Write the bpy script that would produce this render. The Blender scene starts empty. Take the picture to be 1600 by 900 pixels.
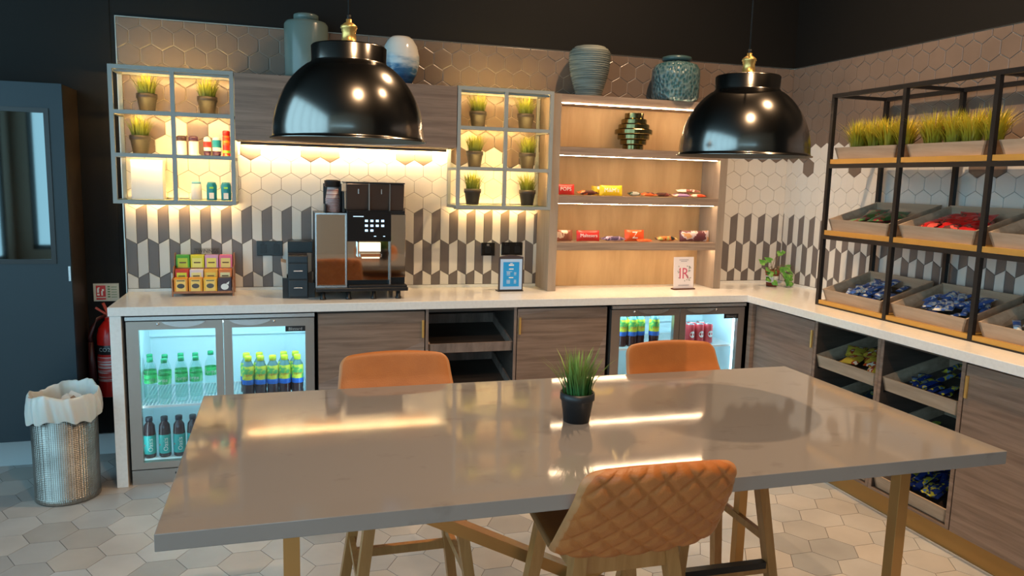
import bpy, math, random
from mathutils import Vector, Matrix, Euler
PI = math.pi
random.seed(7)
SC = bpy.context.scene
COL = SC.collection

# ------------------------------------------------------------------ camera
cam_d = bpy.data.cameras.new('camera'); cam = bpy.data.objects.new('camera', cam_d); COL.objects.link(cam)
CAM = Vector((0.83482835, -4.60018417, 1.58043708))
Fw = Vector((0.28530368, 0.94829651, -0.13905229)).normalized()
Rt = Vector((0.95832716, -0.28445073, 0.02639749)).normalized()
Up = Rt.cross(Fw).normalized()
cam.matrix_world = Matrix(((Rt.x, Up.x, -Fw.x, CAM.x), (Rt.y, Up.y, -Fw.y, CAM.y), (Rt.z, Up.z, -Fw.z, CAM.z), (0, 0, 0, 1)))
cam_d.sensor_width = 36; cam_d.lens = 1190.94 / 1600 * 36; cam_d.clip_start = 0.05
SC.camera = cam
SC.cycles.transparent_max_bounces = 32
# ------------------------------------------------------------------ world, view
W = bpy.data.worlds.new('world'); SC.world = W; W.use_nodes = True
W.node_tree.nodes['Background'].inputs[0].default_value = (0.55, 0.68, 0.8, 1)
W.node_tree.nodes['Background'].inputs[1].default_value = 0.05
SC.view_settings.view_transform = 'Standard'; SC.view_settings.look = 'None'
SC.view_settings.gamma = 1; SC.view_settings.use_curve_mapping = False
SC.view_settings.exposure = 0.13
WARM = (1.0, 0.58, 0.19); COOL = (0.45, 0.80, 1.0)
LED_CAB = 250; LED_BOX = 125; LED_OAK = 85; FRIDGE = 5.2; PANE = 3.1; DOWN = 42

def area(name, loc, size, power, color, rot=(0, 0, 0), spread=PI, shape='RECTANGLE'):
    l = bpy.data.lights.new(name, 'AREA'); l.shape = shape; l.size = size[0]
    if shape == 'RECTANGLE': l.size_y = size[1]
    l.energy = power; l.color = color; l.spread = spread
    o = bpy.data.objects.new(name, l); o.location = loc; o.rotation_euler = rot; COL.objects.link(o); return o

# ------------------------------------------------------------------ materials
MATS = {}
def mat(name, col, rough=.5, metal=0, spec=.5, emit=None, es=0, coat=0, alpha=None, trans=0, bump=None, noise=None, ior=None):
    if name in MATS: return MATS[name]
    m = bpy.data.materials.new(name); m.use_nodes = True; MATS[name] = m
    nt = m.node_tree; b = nt.nodes['Principled BSDF']
    b.inputs['Base Color'].default_value = (*col, 1); b.inputs['Roughness'].default_value = rough
    b.inputs['Metallic'].default_value = metal; b.inputs['Specular IOR Level'].default_value = spec
    if coat: b.inputs['Coat Weight'].default_value = coat; b.inputs['Coat Roughness'].default_value = .08
    if trans: b.inputs['Transmission Weight'].default_value = trans
    if ior: b.inputs['IOR'].default_value = ior
    if emit: b.inputs['Emission Color'].default_value = (*emit, 1); b.inputs['Emission Strength'].default_value = es
    if noise:   # (scale xyz, amount, second colour)
        tc = nt.nodes.new('ShaderNodeTexCoord'); mp = nt.nodes.new('ShaderNodeMapping'); n = nt.nodes.new('ShaderNodeTexNoise')
        mp.inputs['Scale'].default_value = noise[0]; n.inputs['Detail'].default_value = 6; n.inputs['Scale'].default_value = 1
        cr = nt.nodes.new('ShaderNodeValToRGB'); cr.color_ramp.elements[0].position = noise[1]; cr.color_ramp.elements[1].position = noise[2]
        cr.color_ramp.elements[0].color = (*col, 1); cr.color_ramp.elements[1].color = (*noise[3], 1)
        nt.links.new(tc.outputs['Object'], mp.inputs[0]); nt.links.new(mp.outputs[0], n.inputs['Vector'])
        nt.links.new(n.outputs[0], cr.inputs[0]); nt.links.new(cr.outputs[0], b.inputs['Base Color'])
    if bump:    # (scale, strength)
        tc = nt.nodes.new('ShaderNodeTexCoord'); n = nt.nodes.new('ShaderNodeTexNoise'); n.inputs['Scale'].default_value = bump[0]
        bp = nt.nodes.new('ShaderNodeBump'); bp.inputs['Strength'].default_value = bump[1]; bp.inputs['Distance'].default_value = .01
        nt.links.new(tc.outputs['Object'], n.inputs['Vector']); nt.links.new(n.outputs[0], bp.inputs['Height']); nt.links.new(bp.outputs[0], b.inputs['Normal'])
    return m
def wood(name, a, b_, scale, rough=.45, facet=False):
    m = mat(name, a, rough)
    nt = m.node_tree; L = nt.links; P = nt.nodes['Principled BSDF']
    tc = nt.nodes.new('ShaderNodeTexCoord'); mp = nt.nodes.new('ShaderNodeMapping'); mp.inputs['Scale'].default_value = scale
    n = nt.nodes.new('ShaderNodeTexNoise'); n.inputs['Scale'].default_value = 1; n.inputs['Detail'].default_value = 8; n.inputs['Roughness'].default_value = .62
    n.inputs['Distortion'].default_value = .35
    cr = nt.nodes.new('ShaderNodeValToRGB'); cr.color_ramp.elements[0].position = .36; cr.color_ramp.elements[1].position = .64
    cr.color_ramp.elements[0].color = (*a, 1); cr.color_ramp.elements[1].color = (*b_, 1)
    L.new(tc.outputs['Object'], mp.inputs[0]); L.new(mp.outputs[0], n.inputs['Vector']); L.new(n.outputs[0], cr.inputs[0])
    L.new(cr.outputs[0], P.inputs['Base Color'])
    bp = nt.nodes.new('ShaderNodeBump'); bp.inputs['Strength'].default_value = .12; bp.inputs['Distance'].default_value = .004
    L.new(n.outputs[0], bp.inputs['Height']); L.new(bp.outputs[0], P.inputs['Normal'])
    return m
def glassy(name, tint=(1, 1, 1), refl=.1, rough=.02):
    if name in MATS: return MATS[name]
    m = bpy.data.materials.new(name); m.use_nodes = True; MATS[name] = m; nt = m.node_tree; nt.nodes.clear()
    o = nt.nodes.new('ShaderNodeOutputMaterial'); mx = nt.nodes.new('ShaderNodeMixShader'); t = nt.nodes.new('ShaderNodeBsdfTransparent')
    g = nt.nodes.new('ShaderNodeBsdfGlossy'); g.inputs['Roughness'].default_value = rough; t.inputs[0].default_value = (*tint, 1)
    fr = nt.nodes.new('ShaderNodeLayerWeight'); fr.inputs[0].default_value = .5
    pw = nt.nodes.new('ShaderNodeMath'); pw.operation = 'POWER'; pw.inputs[1].default_value = 3.5; nt.links.new(fr.outputs['Facing'], pw.inputs[0])
    ml = nt.nodes.new('ShaderNodeMath'); ml.operation = 'MULTIPLY_ADD'; ml.inputs[1].default_value = refl * 4; ml.inputs[2].default_value = .035
    nt.links.new(pw.outputs[0], ml.inputs[0]); nt.links.new(ml.outputs[0], mx.inputs[0])
    nt.links.new(t.outputs[0], mx.inputs[1]); nt.links.new(g.outputs[0], mx.inputs[2]); nt.links.new(mx.outputs[0], o.inputs[0]); return m
def emis(name, col, s):
    if name in MATS: return MATS[name]
    m = bpy.data.materials.new(name); m.use_nodes = True; MATS[name] = m; nt = m.node_tree; nt.nodes.clear()
    o = nt.nodes.new('ShaderNodeOutputMaterial'); e = nt.nodes.new('ShaderNodeEmission'); e.inputs[0].default_value = (*col, 1); e.inputs[1].default_value = s
    nt.links.new(e.outputs[0], o.inputs[0]); return m

M_tile_w = mat('tile_white', (.72, .68, .63), .32, noise=((3, 3, 3), .35, .7, (.66, .62, .57)))
M_tile_g = mat('tile_grey', (.150, .125, .118), .34, noise=((4, 4, 4), .35, .7, (.175, .148, .138)))
M_tile_d = mat('tile_brown_grey', (.205, .148, .115), .24, noise=((2.5, 2.5, 2.5), .35, .7, (.165, .120, .094)))
M_gr_dark = mat('grout_dark', (.12, .10, .09), .9)
M_gr_light = mat('grout_light', (.42, .34, .28), .7)
M_black_paint = mat('black_paint', (.007, .006, .005), .65, spec=.25)
M_navy_wall = mat('dark_brown_paint', (.018, .012, .009), .5)
M_chrome_trim = mat('trim_metal', (.6, .56, .5), .3, 1)
M_beige = mat('beige_plaster', (.46, .37, .28), .8)
M_counter = mat('counter_quartz', (.80, .79, .77), .16, noise=((60, 60, 60), .4, .75, (.74, .73, .71)))
M_lam = wood('laminate_grey_oak', (.165, .108, .080), (.275, .190, .143), (2.2, 2.2, 42), .42)
M_lam_lit = wood('laminate_grey_oak_lit', (.17, .12, .098), (.33, .25, .21), (2.2, 2.2, 40), .42)  # paler copy of the door laminate, for patches of light painted on the doors
M_lam_dk = wood('laminate_dark', (.045, .034, .028), (.075, .056, .046), (2, 2, 30), .5)
M_lam_v = wood('laminate_vertical', (.17, .12, .10), (.30, .22, .18), (20, 20, 3), .45)
M_oak = wood('oak_veneer', (.40, .25, .115), (.50, .33, .165), (9, 9, 1.6), .5)
M_oak_g = wood('oak_greyed', (.27, .205, .155), (.36, .28, .21), (14, 14, 1.5), .5)
M_oak_h = wood('oak_shelf_edge', (.24, .165, .12), (.37, .27, .20), (2.5, 8, 60), .5)
M_boxmetal = mat('box_grey_paint', (.30, .32, .31), .45)
M_table = mat('table_quartz', (.205, .190, .180), .055, noise=((7, 9, 9), .60, .74, (.15, .135, .125)))
M_brass_p = mat('brass_paint', (.46, .25, .085), .36, .75)
M_gold = mat('gold_laminate', (.62, .36, .09), .38, .55)
M_gold_d = mat('gold_toe_kick', (.40, .215, .06), .42, .45)
M_blackm = mat('black_metal', (.018, .016, .016), .42, .4)
M_shade = mat('lamp_shade_black', (.26, .24, .22), .19, 1)
M_shade_in = mat('lamp_shade_inside', (.18, .14, .10), .5, .3)
M_brass = mat('brass', (.85, .54, .17), .36, .8)
M_black = mat('black_plastic', (.012, .012, .013), .3)
M_cord = mat('cord_black', (.01, .01, .01), .7)
M_leather = mat('tan_leather', (.43, .135, .028), .45, noise=((14, 14, 14), .4, .75, (.36, .108, .022)), bump=(260, .12))
M_leather_e = mat('tan_leather_edge', (.44, .19, .07), .5)
M_ash = wood('ash_wood', (.36, .145, .036), (.46, .205, .062), (30, 30, 2.5), .42)
M_steel = mat('brushed_steel', (.43, .37, .33), .33, .85)
M_steel_l = mat('light_steel', (.62, .63, .64), .25, .9)
M_chrome = mat('polished_chrome', (.78, .72, .66), .045, 1)
M_white = mat('white_plastic', (.82, .82, .82), .4)
M_fridge_in = mat('fridge_liner', (.72, .86, .90), .4)
M_navy = mat('navy_paint', (.010, .026, .038), .48)
M_pot = mat('plant_pot_black', (.018, .017, .018), .5)
M_pot_t = mat('plant_pot_taupe', (.030, .024, .022), .45)
M_glass_shelf = glassy('shelf_glass', (.93, .97, .90), .10)
M_glass_edge = mat('glass_edge_green', (.03, .10, .05), .15)
M_pane = glassy('door_glass', (.93, .98, 1), .09)
M_red = mat('signal_red', (.55, .012, .008), .25)
M_term = mat('terracotta', (.27, .055, .025), .6)
M_soil = mat('soil', (.02, .012, .008), .9)

def leafmat(name, base, tip, h):
    m = mat(name, base, .5); nt = m.node_tree; P = nt.nodes['Principled BSDF']
    tc = nt.nodes.new('ShaderNodeTexCoord'); sx = nt.nodes.new('ShaderNodeSeparateXYZ'); mr = nt.nodes.new('ShaderNodeMapRange')
    mr.inputs[1].default_value = h[0]; mr.inputs[2].default_value = h[1]
    cr = nt.nodes.new('ShaderNodeMix'); cr.data_type = 'RGBA'; cr.inputs[6].default_value = (*base, 1); cr.inputs[7].default_value = (*tip, 1)
    nt.links.new(tc.outputs['Object'], sx.inputs[0]); nt.links.new(sx.outputs[2], mr.inputs[0]); nt.links.new(mr.outputs[0], cr.inputs[0])
    nt.links.new(cr.outputs[2], P.inputs['Base Color']); P.inputs['Subsurface Weight'].default_value = 0
    return m
M_grass = leafmat('faux_grass', (.03, .07, .008), (.34, .36, .02), (.085, .185))
M_grass2 = leafmat('faux_grass_yellow', (.13, .15, .010), (.72, .55, .03), (.04, .15))
M_grass3 = leafmat('faux_grass_green', (.025, .11, .022), (.28, .38, .06), (.10, .21))

# ------------------------------------------------------------------ mesh helpers
class MB:
    def __init__(s): s.v = []; s.f = []; s.m = []; s.sm = []
    def add(s, vs, fs, mi=0, smooth=False, M=None):
        o = len(s.v); s.v += [tuple(M @ Vector(v)) if M else tuple(v) for v in vs]
        for f in fs: s.f.append([i + o for i in f]); s.m.append(mi); s.sm.append(smooth)
        return s
    def box(s, a, b, mi=0, M=None):
        x0, y0, z0 = a; x1, y1, z1 = b
        if x0 > x1: x0, x1 = x1, x0
        if y0 > y1: y0, y1 = y1, y0
        if z0 > z1: z0, z1 = z1, z0
        return s.add([(x0,y0,z0),(x1,y0,z0),(x1,y1,z0),(x0,y1,z0),(x0,y0,z1),(x1,y0,z1),(x1,y1,z1),(x0,y1,z1)],
            [(0,3,2,1),(4,5,6,7),(0,1,5,4),(1,2,6,5),(2,3,7,6),(3,0,4,7)], mi, False, M)
    def hexa(s, bot, top, mi=0, M=None):   # two quads, same winding (ccw seen from above)
        return s.add(list(bot) + list(top), [(3,2,1,0),(4,5,6,7),(0,1,5,4),(1,2,6,5),(2,3,7,6),(3,0,4,7)], mi, False, M)
    def lathe(s, prof, c=(0,0,0), n=32, mi=0, M=None, smooth=True, sx=1, sy=1, mis=None):
        k = len(prof); vs = []
        for i in range(n):
            a = 2*PI*i/n; ca, sa = math.cos(a), math.sin(a)
            for r, z in prof: vs.append((c[0] + r*ca*sx, c[1] + r*sa*sy, c[2] + z))
        o = len(s.v); s.v += [tuple(M @ Vector(v)) if M else v for v in vs]
        for i in range(n):
            j = (i+1) % n
            for q in range(k-1):
                s.f.append([o+i*k+q, o+j*k+q, o+j*k+q+1, o+i*k+q+1]); s.m.append(mis[q] if mis else mi); s.sm.append(smooth)
        return s
    def bar(s, p, q, w, h=None, mi=0, w2=None, up=(0,0,1)):   # square bar from p to q
        p = Vector(p); q = Vector(q); h = h or w; w2 = w2 or w; d = (q-p).normalized(); u = Vector(up)
        if abs(d.dot(u)) > .95: u = Vector((0,1,0))
        a = d.cross(u).normalized(); b = a.cross(d).normalized()
        vs = [p + a*x*w/2 + b*y*h/2 for x, y in ((-1,-1),(1,-1),(1,1),(-1,1))] + [q + a*x*w2/2 + b*y*h*(w2/w)/2 for x, y in ((-1,-1),(1,-1),(1,1),(-1,1))]
        return s.add(vs, [(0,1,2,3),(7,6,5,4),(0,4,5,1),(1,5,6,2),(2,6,7,3),(3,7,4,0)], mi)
    def tube(s, pts, r, n=10, mi=0, rs=None):
        pts = [Vector(p) for p in pts]; k = len(pts); o = len(s.v)
        for i, p in enumerate(pts):
            d = (pts[min(i+1,k-1)] - pts[max(i-1,0)]).normalized(); u = Vector((0,0,1)) if abs(d.z) < .9 else Vector((1,0,0))
            a = d.cross(u).normalized(); b = a.cross(d); rr = rs[i] if rs else r
            for j in range(n): t = 2*PI*j/n; s.v.append(tuple(p + a*math.cos(t)*rr + b*math.sin(t)*rr))
        for i in range(k-1):
            for j in range(n): s.f.append([o+i*n+j, o+i*n+(j+1)%n, o+(i+1)*n+(j+1)%n, o+(i+1)*n+j]); s.m.append(mi); s.sm.append(True)
        s.f.append([o+j for j in range(n)]); s.m.append(mi); s.sm.append(False)
        s.f.append([o+(k-1)*n+j for j in range(n)][::-1]); s.m.append(mi); s.sm.append(False)
        return s
    def prism(s, poly, axis, a, b, mi=0):   # poly 2D in the plane across axis
        def P(u, v, t): return {'x': (t,u,v), 'y': (u,t,v), 'z': (u,v,t)}[axis]
        n = len(poly); vs = [P(u,v,a) for u,v in poly] + [P(u,v,b) for u,v in poly]
        return s.add(vs, [list(range(n))[::-1], list(range(n,2*n))] + [(i,(i+1)%n,n+(i+1)%n,n+i) for i in range(n)], mi)
    def grid(s, fn, nu, nv, mi=0, smooth=True, wrap=False):
        o = len(s.v)
        for i in range(nu+1):
            for j in range(nv+1): s.v.append(tuple(fn(i/nu, j/nv)))
        for i in range(nu):
            for j in range(nv):
                s.f.append([o+i*(nv+1)+j, o+(i+1)*(nv+1)+j, o+(i+1)*(nv+1)+j+1, o+i*(nv+1)+j+1]); s.m.append(mi); s.sm.append(smooth)
        return s
def wloc(o):
    v = Vector((0,0,0))
    while o is not None: v += o.location; o = o.parent
    return v
def recalc(me):
    import bmesh
    bm = bmesh.new(); bm.from_mesh(me); bmesh.ops.recalc_face_normals(bm, faces=bm.faces); bm.to_mesh(me); bm.free()
def build(name, mb, mats, parent=None, origin=None, bevel=0, local=False, fix=True):
    """link the collected shapes as ONE mesh object; coordinates are world ones unless local"""
    if not isinstance(mats, (list, tuple)): mats = [mats]
    base = Vector((0,0,0)) if local else (wloc(parent) if parent else Vector(origin or (0,0,0)))
    me = bpy.data.meshes.new(name); me.from_pydata([tuple(Vector(v) - base) for v in mb.v], [], mb.f)
    for m in mats: me.materials.append(m)
    me.polygons.foreach_set('material_index', mb.m); me.polygons.foreach_set('use_smooth', mb.sm)
    if fix: recalc(me)
    me.update()
    o = bpy.data.objects.new(name, me); COL.objects.link(o)
    if parent: o.parent = parent
    elif not local: o.location = base
    if local and origin: o.location = origin
    if bevel:
        b = o.modifiers.new('bevel', 'BEVEL'); b.width = bevel; b.segments = 2; b.limit_method = 'ANGLE'; b.angle_limit = .9
    return o
def tag(o, label, cat, group=None, kind=None):
    o['label'] = label; o['category'] = cat
    if group: o['group'] = group
    if kind: o['kind'] = kind
    return o
def struct(name, mb, mats, bevel=0, parent=None):
    o = build(name, mb, mats, parent, bevel=bevel); o['kind'] = 'structure'; return o
def thing(name, label, cat, loc=(0,0,0), rz=0, group=None):
    o = bpy.data.objects.new(name, None); COL.objects.link(o); o.location = loc; o.rotation_euler = (0,0,rz); o.empty_display_size = .05
    return tag(o, label, cat, group)
def dup(o, parent=None, **kw):
    c = o.copy(); COL.objects.link(c); c.parent = parent
    for ch in [x for x in bpy.data.objects if x.parent == o]: dup(ch, c)
    for k, v in kw.items():
        if k == 'loc': c.location = v
        elif k == 'rot': c.rotation_euler = v
        elif k == 'scale': c.scale = v
        else: c[k] = v
    return c
def text_mesh(s, size, depth=.0006):
    cu = bpy.data.curves.new('t', 'FONT'); cu.body = s; cu.size = size; cu.extrude = depth; cu.align_x = 'CENTER'; cu.align_y = 'CENTER'; cu.resolution_u = 2
    to = bpy.data.objects.new('t', cu); COL.objects.link(to); bpy.context.view_layer.update()
    me = bpy.data.meshes.new_from_object(to.evaluated_get(bpy.context.evaluated_depsgraph_get()))
    bpy.data.objects.remove(to); bpy.data.curves.remove(cu); return me
def text(name, s, size, M, m, parent=None, depth=.0006, sx=1, fn=None):
    """lettering as a mesh; M places its XY plane in the coordinates of the parent's frame"""
    me = text_mesh(s, size, depth)
    for v in me.vertices:
        c = Vector((v.co.x*sx, v.co.y, v.co.z)); v.co = fn(c) if fn else (M @ c)
    me.materials.clear(); me.materials.append(m); me.update()
    o = bpy.data.objects.new(name, me); COL.objects.link(o)
    if parent: o.parent = parent
    return o
def facing(x, y, z, rx=PI/2, rz=0): return Matrix.Translation((x,y,z)) @ Matrix.Rotation(rz, 4, 'Z') @ Matrix.Rotation(rx, 4, 'X')

# ------------------------------------------------------------------ room shell
XR = 4.193; TOP = 2.383; TW = .10903; TX0 = .0051; TZ1 = 1.2146; TYR = -.5652; R3 = 3**.5
H_CEIL = 4.2; X0, Y0 = -2.6, -7.6
def clip(poly, ax, lim, keep_less):
    out = []
    for i, p in enumerate(poly):
        q = poly[(i+1) % len(poly)]
        ip = (p[ax] <= lim) if keep_less else (p[ax] >= lim); iq = (q[ax] <= lim) if keep_less else (q[ax] >= lim)
        if ip: out.append(p)
        if ip != iq:
            t = (lim - p[ax]) / (q[ax] - p[ax]); out.append(tuple(p[k] + t*(q[k]-p[k]) for k in (0,1)))
    return out
def shrink(poly, d):
    n = len(poly); out = []
    A = sum(poly[i][0]*poly[(i+1)%n][1] - poly[(i+1)%n][0]*poly[i][1] for i in range(n))
    sg = 1 if A > 0 else -1
    for i in range(n):
        p0, p1, p2 = Vector(poly[i-1]), Vector(poly[i]), Vector(poly[(i+1)%n])
        e1 = (p1-p0); e2 = (p2-p1)
        if e1.length < 1e-6 or e2.length < 1e-6: return None
        e1.normalize(); e2.normalize()
        n1 = Vector((-e1.y, e1.x))*sg; n2 = Vector((-e2.y, e2.x))*sg
        b = n1 + n2
        if b.length < .1: return None
        b = b / b.dot(n1); out.append(tuple(p1 + b*d))
    return out
def tile_wall(mb, u0, u1, phase, P, darks, whites, zmin=.936):
    """hexagon and chevron tiles on a wall; u runs left to right, P(u, z, depth) gives the point"""
    def tile(poly, mi):
        for ax, lim, less in ((0,u1,True),(0,u0,False),(1,TOP,True),(1,zmin,False)):
            poly = clip(poly, ax, lim, less)
            if len(poly) < 3: return
        # drop duplicate points
        pp = [p for i, p in enumerate(poly) if (Vector(p) - Vector(poly[i-1])).length > 1e-4]
        if len(pp) < 3: return
        a = shrink(pp, .0010 if mi < 2 else .0019); b = shrink(pp, .0022 if mi < 2 else .0042)
        if not a or not b: return
        n = len(a); vs = [P(u,z,.0) for u,z in a] + [P(u,z,.0035) for u,z in a] + [P(u,z,.0045) for u,z in b]
        mb.add(vs, [(i,(i+1)%n,n+(i+1)%n,n+i) for i in range(n)] + [(n+i,n+(i+1)%n,2*n+(i+1)%n,2*n+i) for i in range(n)] + [list(range(2*n,3*n))], mi)
    k0 = int((u0-phase)/TW) - 2; k1 = int((u1-phase)/TW) + 2; v = TW/(2*R3); HS = TW*R3
    for r in range(3):
        zt = TZ1 + HS - r*HS; zb = zt - HS
        for k in range(k0, k1):
            x = phase + k*TW
            tile([(x,zb),(x+TW/2,zb-v),(x+TW/2,zt-v),(x,zt)], 0 if r % 2 == 0 else 1)
            tile([(x+TW/2,zb-v),(x+TW,zb),(x+TW,zt),(x+TW/2,zt-v)], 1 if r % 2 == 0 else 0)
    zc = TZ1 + HS - v + TW/R3; s = TW/R3; r = 0
    rnd = random.Random(3)
    while zc - s < TOP:
        for k in range(k0, k1):
            x = phase + (k + (.5 if r % 2 == 0 else 0))*TW
            if r < 3: mi = 0
            elif r == 3: mi = 3 if k in darks else 0
            elif r == 4: mi = 0 if k in whites or rnd.random() < .12 else 3
            else: mi = 2
            tile([(x+s*math.sin(a), zc+s*math.cos(a)) for a in [-i*PI/3 for i in range(6)]], mi if mi != 3 else 2)
        r += 1; zc += 1.5*s
GZ = 1.72
wb = MB()
tile_wall(wb, 0, XR-.006, TX0, lambda u,z,d: (u, -.006-d, z), {0,1,3,4,6,9,10,14,15,17,20,21,26,27,30,31}, {2,7,8,17,34})
nt_ = len(wb.f)
wb.box((0,-.006,.90), (XR,0,GZ), 3); wb.box((0,-.006,GZ), (XR,0,TOP), 4)
wb.box((X0,0,-.05), (XR+.2,.12,H_CEIL), 5)
wb.box((0,-.012,TOP), (XR-.0,0,TOP+.004), 6); wb.box((-.004,-.012,.90), (0,0,TOP+.004), 6)
wb.box((-.10,-.004,.12), (-.03,0,H_CEIL), 5)
struct('wall_back', wb, [M_tile_w, M_tile_g, M_tile_d, M_gr_dark, M_gr_light, M_black_paint, M_chrome_trim])
wr = MB()
YE = -4.2
tile_wall(wr, .010, -YE, -TYR-11*TW, lambda u,z,d: (XR-.006-d, -u, z), {8, 12, 20, 21, 25, 28, 29, 33}, {9, 10, 13, 22, 23})
wr.box((XR-.006,YE,.90), (XR,0,GZ), 3); wr.box((XR-.006,YE,GZ), (XR,0,TOP), 4)
wr.box((XR,Y0,-.05), (XR+.12,0,H_CEIL), 5); wr.box((XR-.012,YE,TOP), (XR,0,TOP+.004), 6)
struct('wall_right', wr, [M_tile_w, M_tile_g, M_tile_d, M_gr_dark, M_gr_light, M_black_paint, M_chrome_trim])
struct('ceiling', MB().box((X0,Y0,H_CEIL), (XR,.0,H_CEIL+.1)), M_black_paint)

# floor: individual hexagon tiles in a dark grout bed, every tile its own tint
fm = bpy.data.materials.new('floor_tile'); fm.use_nodes = True
nt = fm.node_tree; P_ = nt.nodes['Principled BSDF']; P_.inputs['Roughness'].default_value = .36
at = nt.nodes.new('ShaderNodeAttribute'); at.attribute_name = 'tint'
nz = nt.nodes.new('ShaderNodeTexNoise'); nz.inputs['Scale'].default_value = 4; nz.inputs['Detail'].default_value = 5
tc = nt.nodes.new('ShaderNodeTexCoord'); nt.links.new(tc.outputs['Object'], nz.inputs['Vector'])
mr = nt.nodes.new('ShaderNodeMapRange'); mr.inputs[1].default_value = .3; mr.inputs[2].default_value = .7; mr.inputs[3].default_value = .88; mr.inputs[4].default_value = 1.10
mx = nt.nodes.new('ShaderNodeVectorMath'); mx.operation = 'SCALE'
nt.links.new(nz.outputs[0], mr.inputs[0]); nt.links.new(at.outputs['Color'], mx.inputs[0]); nt.links.new(mr.outputs[0], mx.inputs['Scale']); nt.links.new(mx.outputs[0], P_.inputs['Base Color'])
fl = MB(); tints = []; rf = random.Random(11)
fl.box((X0,Y0,-.08), (XR,0,-.002), 1); tints += [(.1,.1,.1)]*6
PX, PY = .1658, .1915; s = PX/1.5 - .0015
for i in range(-18, 26):
    for j in range(-2, 38):
        cx = PX*i; cy = .4355 - PY*(j + .5*(i % 2)); cy = -1.097 + PY*8 - PY*(j + .5*(i % 2))
        poly = [(cx+s*math.cos(a*PI/3), cy+s*math.sin(a*PI/3)) for a in range(6)]
        for ax, lim, less in ((0,XR-.01,True),(0,X0+.01,False),(1,-.01,True),(1,Y0+.01,False)):
            poly = clip(poly, ax, lim, less)
            if len(poly) < 3: break
        if len(poly) < 3: continue
        n = len(poly); b = rf.choice([.44,.43,.42,.40,.42,.37,.33]); w = rf.uniform(-.02,.02)
        fl.add([(x,y,-.002) for x,y in poly] + [(x,y,0) for x,y in poly], [(q,(q+1)%n,n+(q+1)%n,n+q) for q in range(n)] + [list(range(n,2*n))], 0)
        tints += [(b+w, b*.965, b*.93-w)]*(n+1)
fo = struct('floor', fl, [fm, mat('floor_grout', (.085,.075,.07), .9)])
ca = fo.data.color_attributes.new('tint', 'FLOAT_COLOR', 'CORNER'); li = 0
for pi_, p in enumerate(fo.data.polygons):
    for _ in p.loop_indices: ca.data[li].color = (*tints[pi_], 1); li += 1

# rear and left walls with the big windows that light the room (all behind the camera)
def window_wall(name, axis, pos, a0, a1, openings, thick, m):
    mb = MB()
    def bx(u0, u1, z0, z1):
        if axis == 'x': mb.box((pos,u0,z0), (pos+thick,u1,z1))
        else: mb.box((u0,pos,z0), (u1,pos+thick,z1))
    u = a0
    for o0, o1, z0, z1 in openings:
        bx(u, o0, -.05, H_CEIL); bx(o0, o1, -.05, z0); bx(o0, o1, z1, H_CEIL); u = o1
    bx(u, a1, -.05, H_CEIL); return struct(name, mb, m)
window_wall('wall_left', 'x', X0-.12, Y0, .12, [(-7.3,-.9,.4,4.0)], .12, M_beige)
window_wall('wall_rear', 'y', Y0-.12, X0-.12, XR+.12, [(-2.4,1.2,.5,2.7)], .12, M_beige)
PANE_M = emis('daylight_pane', (.42, .76, .95), PANE)
def window(n, axis, pos, a0, a1, z0, z1, cols):
    f = MB(); g = MB()
    def bx(mb, u0, u1, w0, w1, d):
        if axis == 'x': mb.box((pos-d,u0,w0), (pos+d,u1,w1))
        else: mb.box((u0,pos-d,w0), (u1,pos+d,w1))
    bx(f,a0,a1,z0,z0+.06,.04); bx(f,a0,a1,z1-.06,z1,.04)
    for i in range(cols+1):
        u = a0 + (a1-a0)*i/cols; u = min(max(u, a0+.03), a1-.03); bx(f,u-.03,u+.03,z0,z1,.04)
    bx(g,a0,a1,z0,z1,.004)
    w = struct(n, f, M_black); p = build('window_pane', g, PANE_M, w); return w
window('window_1', 'x', X0-.06, -7.3, -.9, .4, 4.0, 6)
window('window_2', 'y', Y0-.06, -2.4, 1.2, .5, 2.7, 4)
# white skirting on the left part of the back wall
struct('baseboard_back', MB().box((X0,-.016,0), (-.02,-.0005,.118)), mat('skirting_white', (.62,.66,.68), .35), bevel=.002)

# ------------------------------------------------------------------ ceiling downlights
def downlight(x, y, label, power=DOWN, col=(1.0,.66,.38), sz=.05):
    t = thing('ceiling_light', label, 'ceiling light', (x,y,H_CEIL), group='recessed ceiling lights behind the view')
    build('frame', MB().lathe([(.075,-.001),(.075,-.012),(.055,-.012),(.055,-.001)], (x,y,H_CEIL), 24), M_black, t)
    l = area('downlight_beam', (0,0,-.014), (sz,sz), power, col, shape='DISK', spread=math.radians(130)); l.parent = t
for x, y, p in ((2.9,-1.5,1.35),(3.2,-3.3,.65),(1.5,-4.4,1.25)):
    downlight(x, y, 'small round recessed downlight in the black ceiling', DOWN*p)

# ------------------------------------------------------------------ counter
DF = -.5504; CF = 3.576; ZC = .92; ZU = .876
YEND = -3.3
cb = MB().prism([(.006,DF),(CF,DF),(CF,YEND),(XR-.007,YEND),(XR-.007,-.0125),(.006,-.0125)], 'z', ZU, ZC)
top = build('worktop', cb, M_counter, origin=(.006,DF,ZU), bevel=.002)
tag(top, 'white quartz L-shaped worktop running along both tiled walls', 'worktop')
build('upstand', MB().box((.006,-.0215,ZC), (XR-.03,-.0125,ZC+.016)).box((XR-.0215,YEND,ZC), (XR-.0125,-.0215,ZC+.016)), M_counter, top)
tag(build('side_panel', MB().box((.012,DF+.004,0), (.064,-.02,ZU)), M_counter, origin=(.012,DF,0), bevel=.002),
    'white end panel holding up the left end of the worktop', 'panel')

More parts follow.
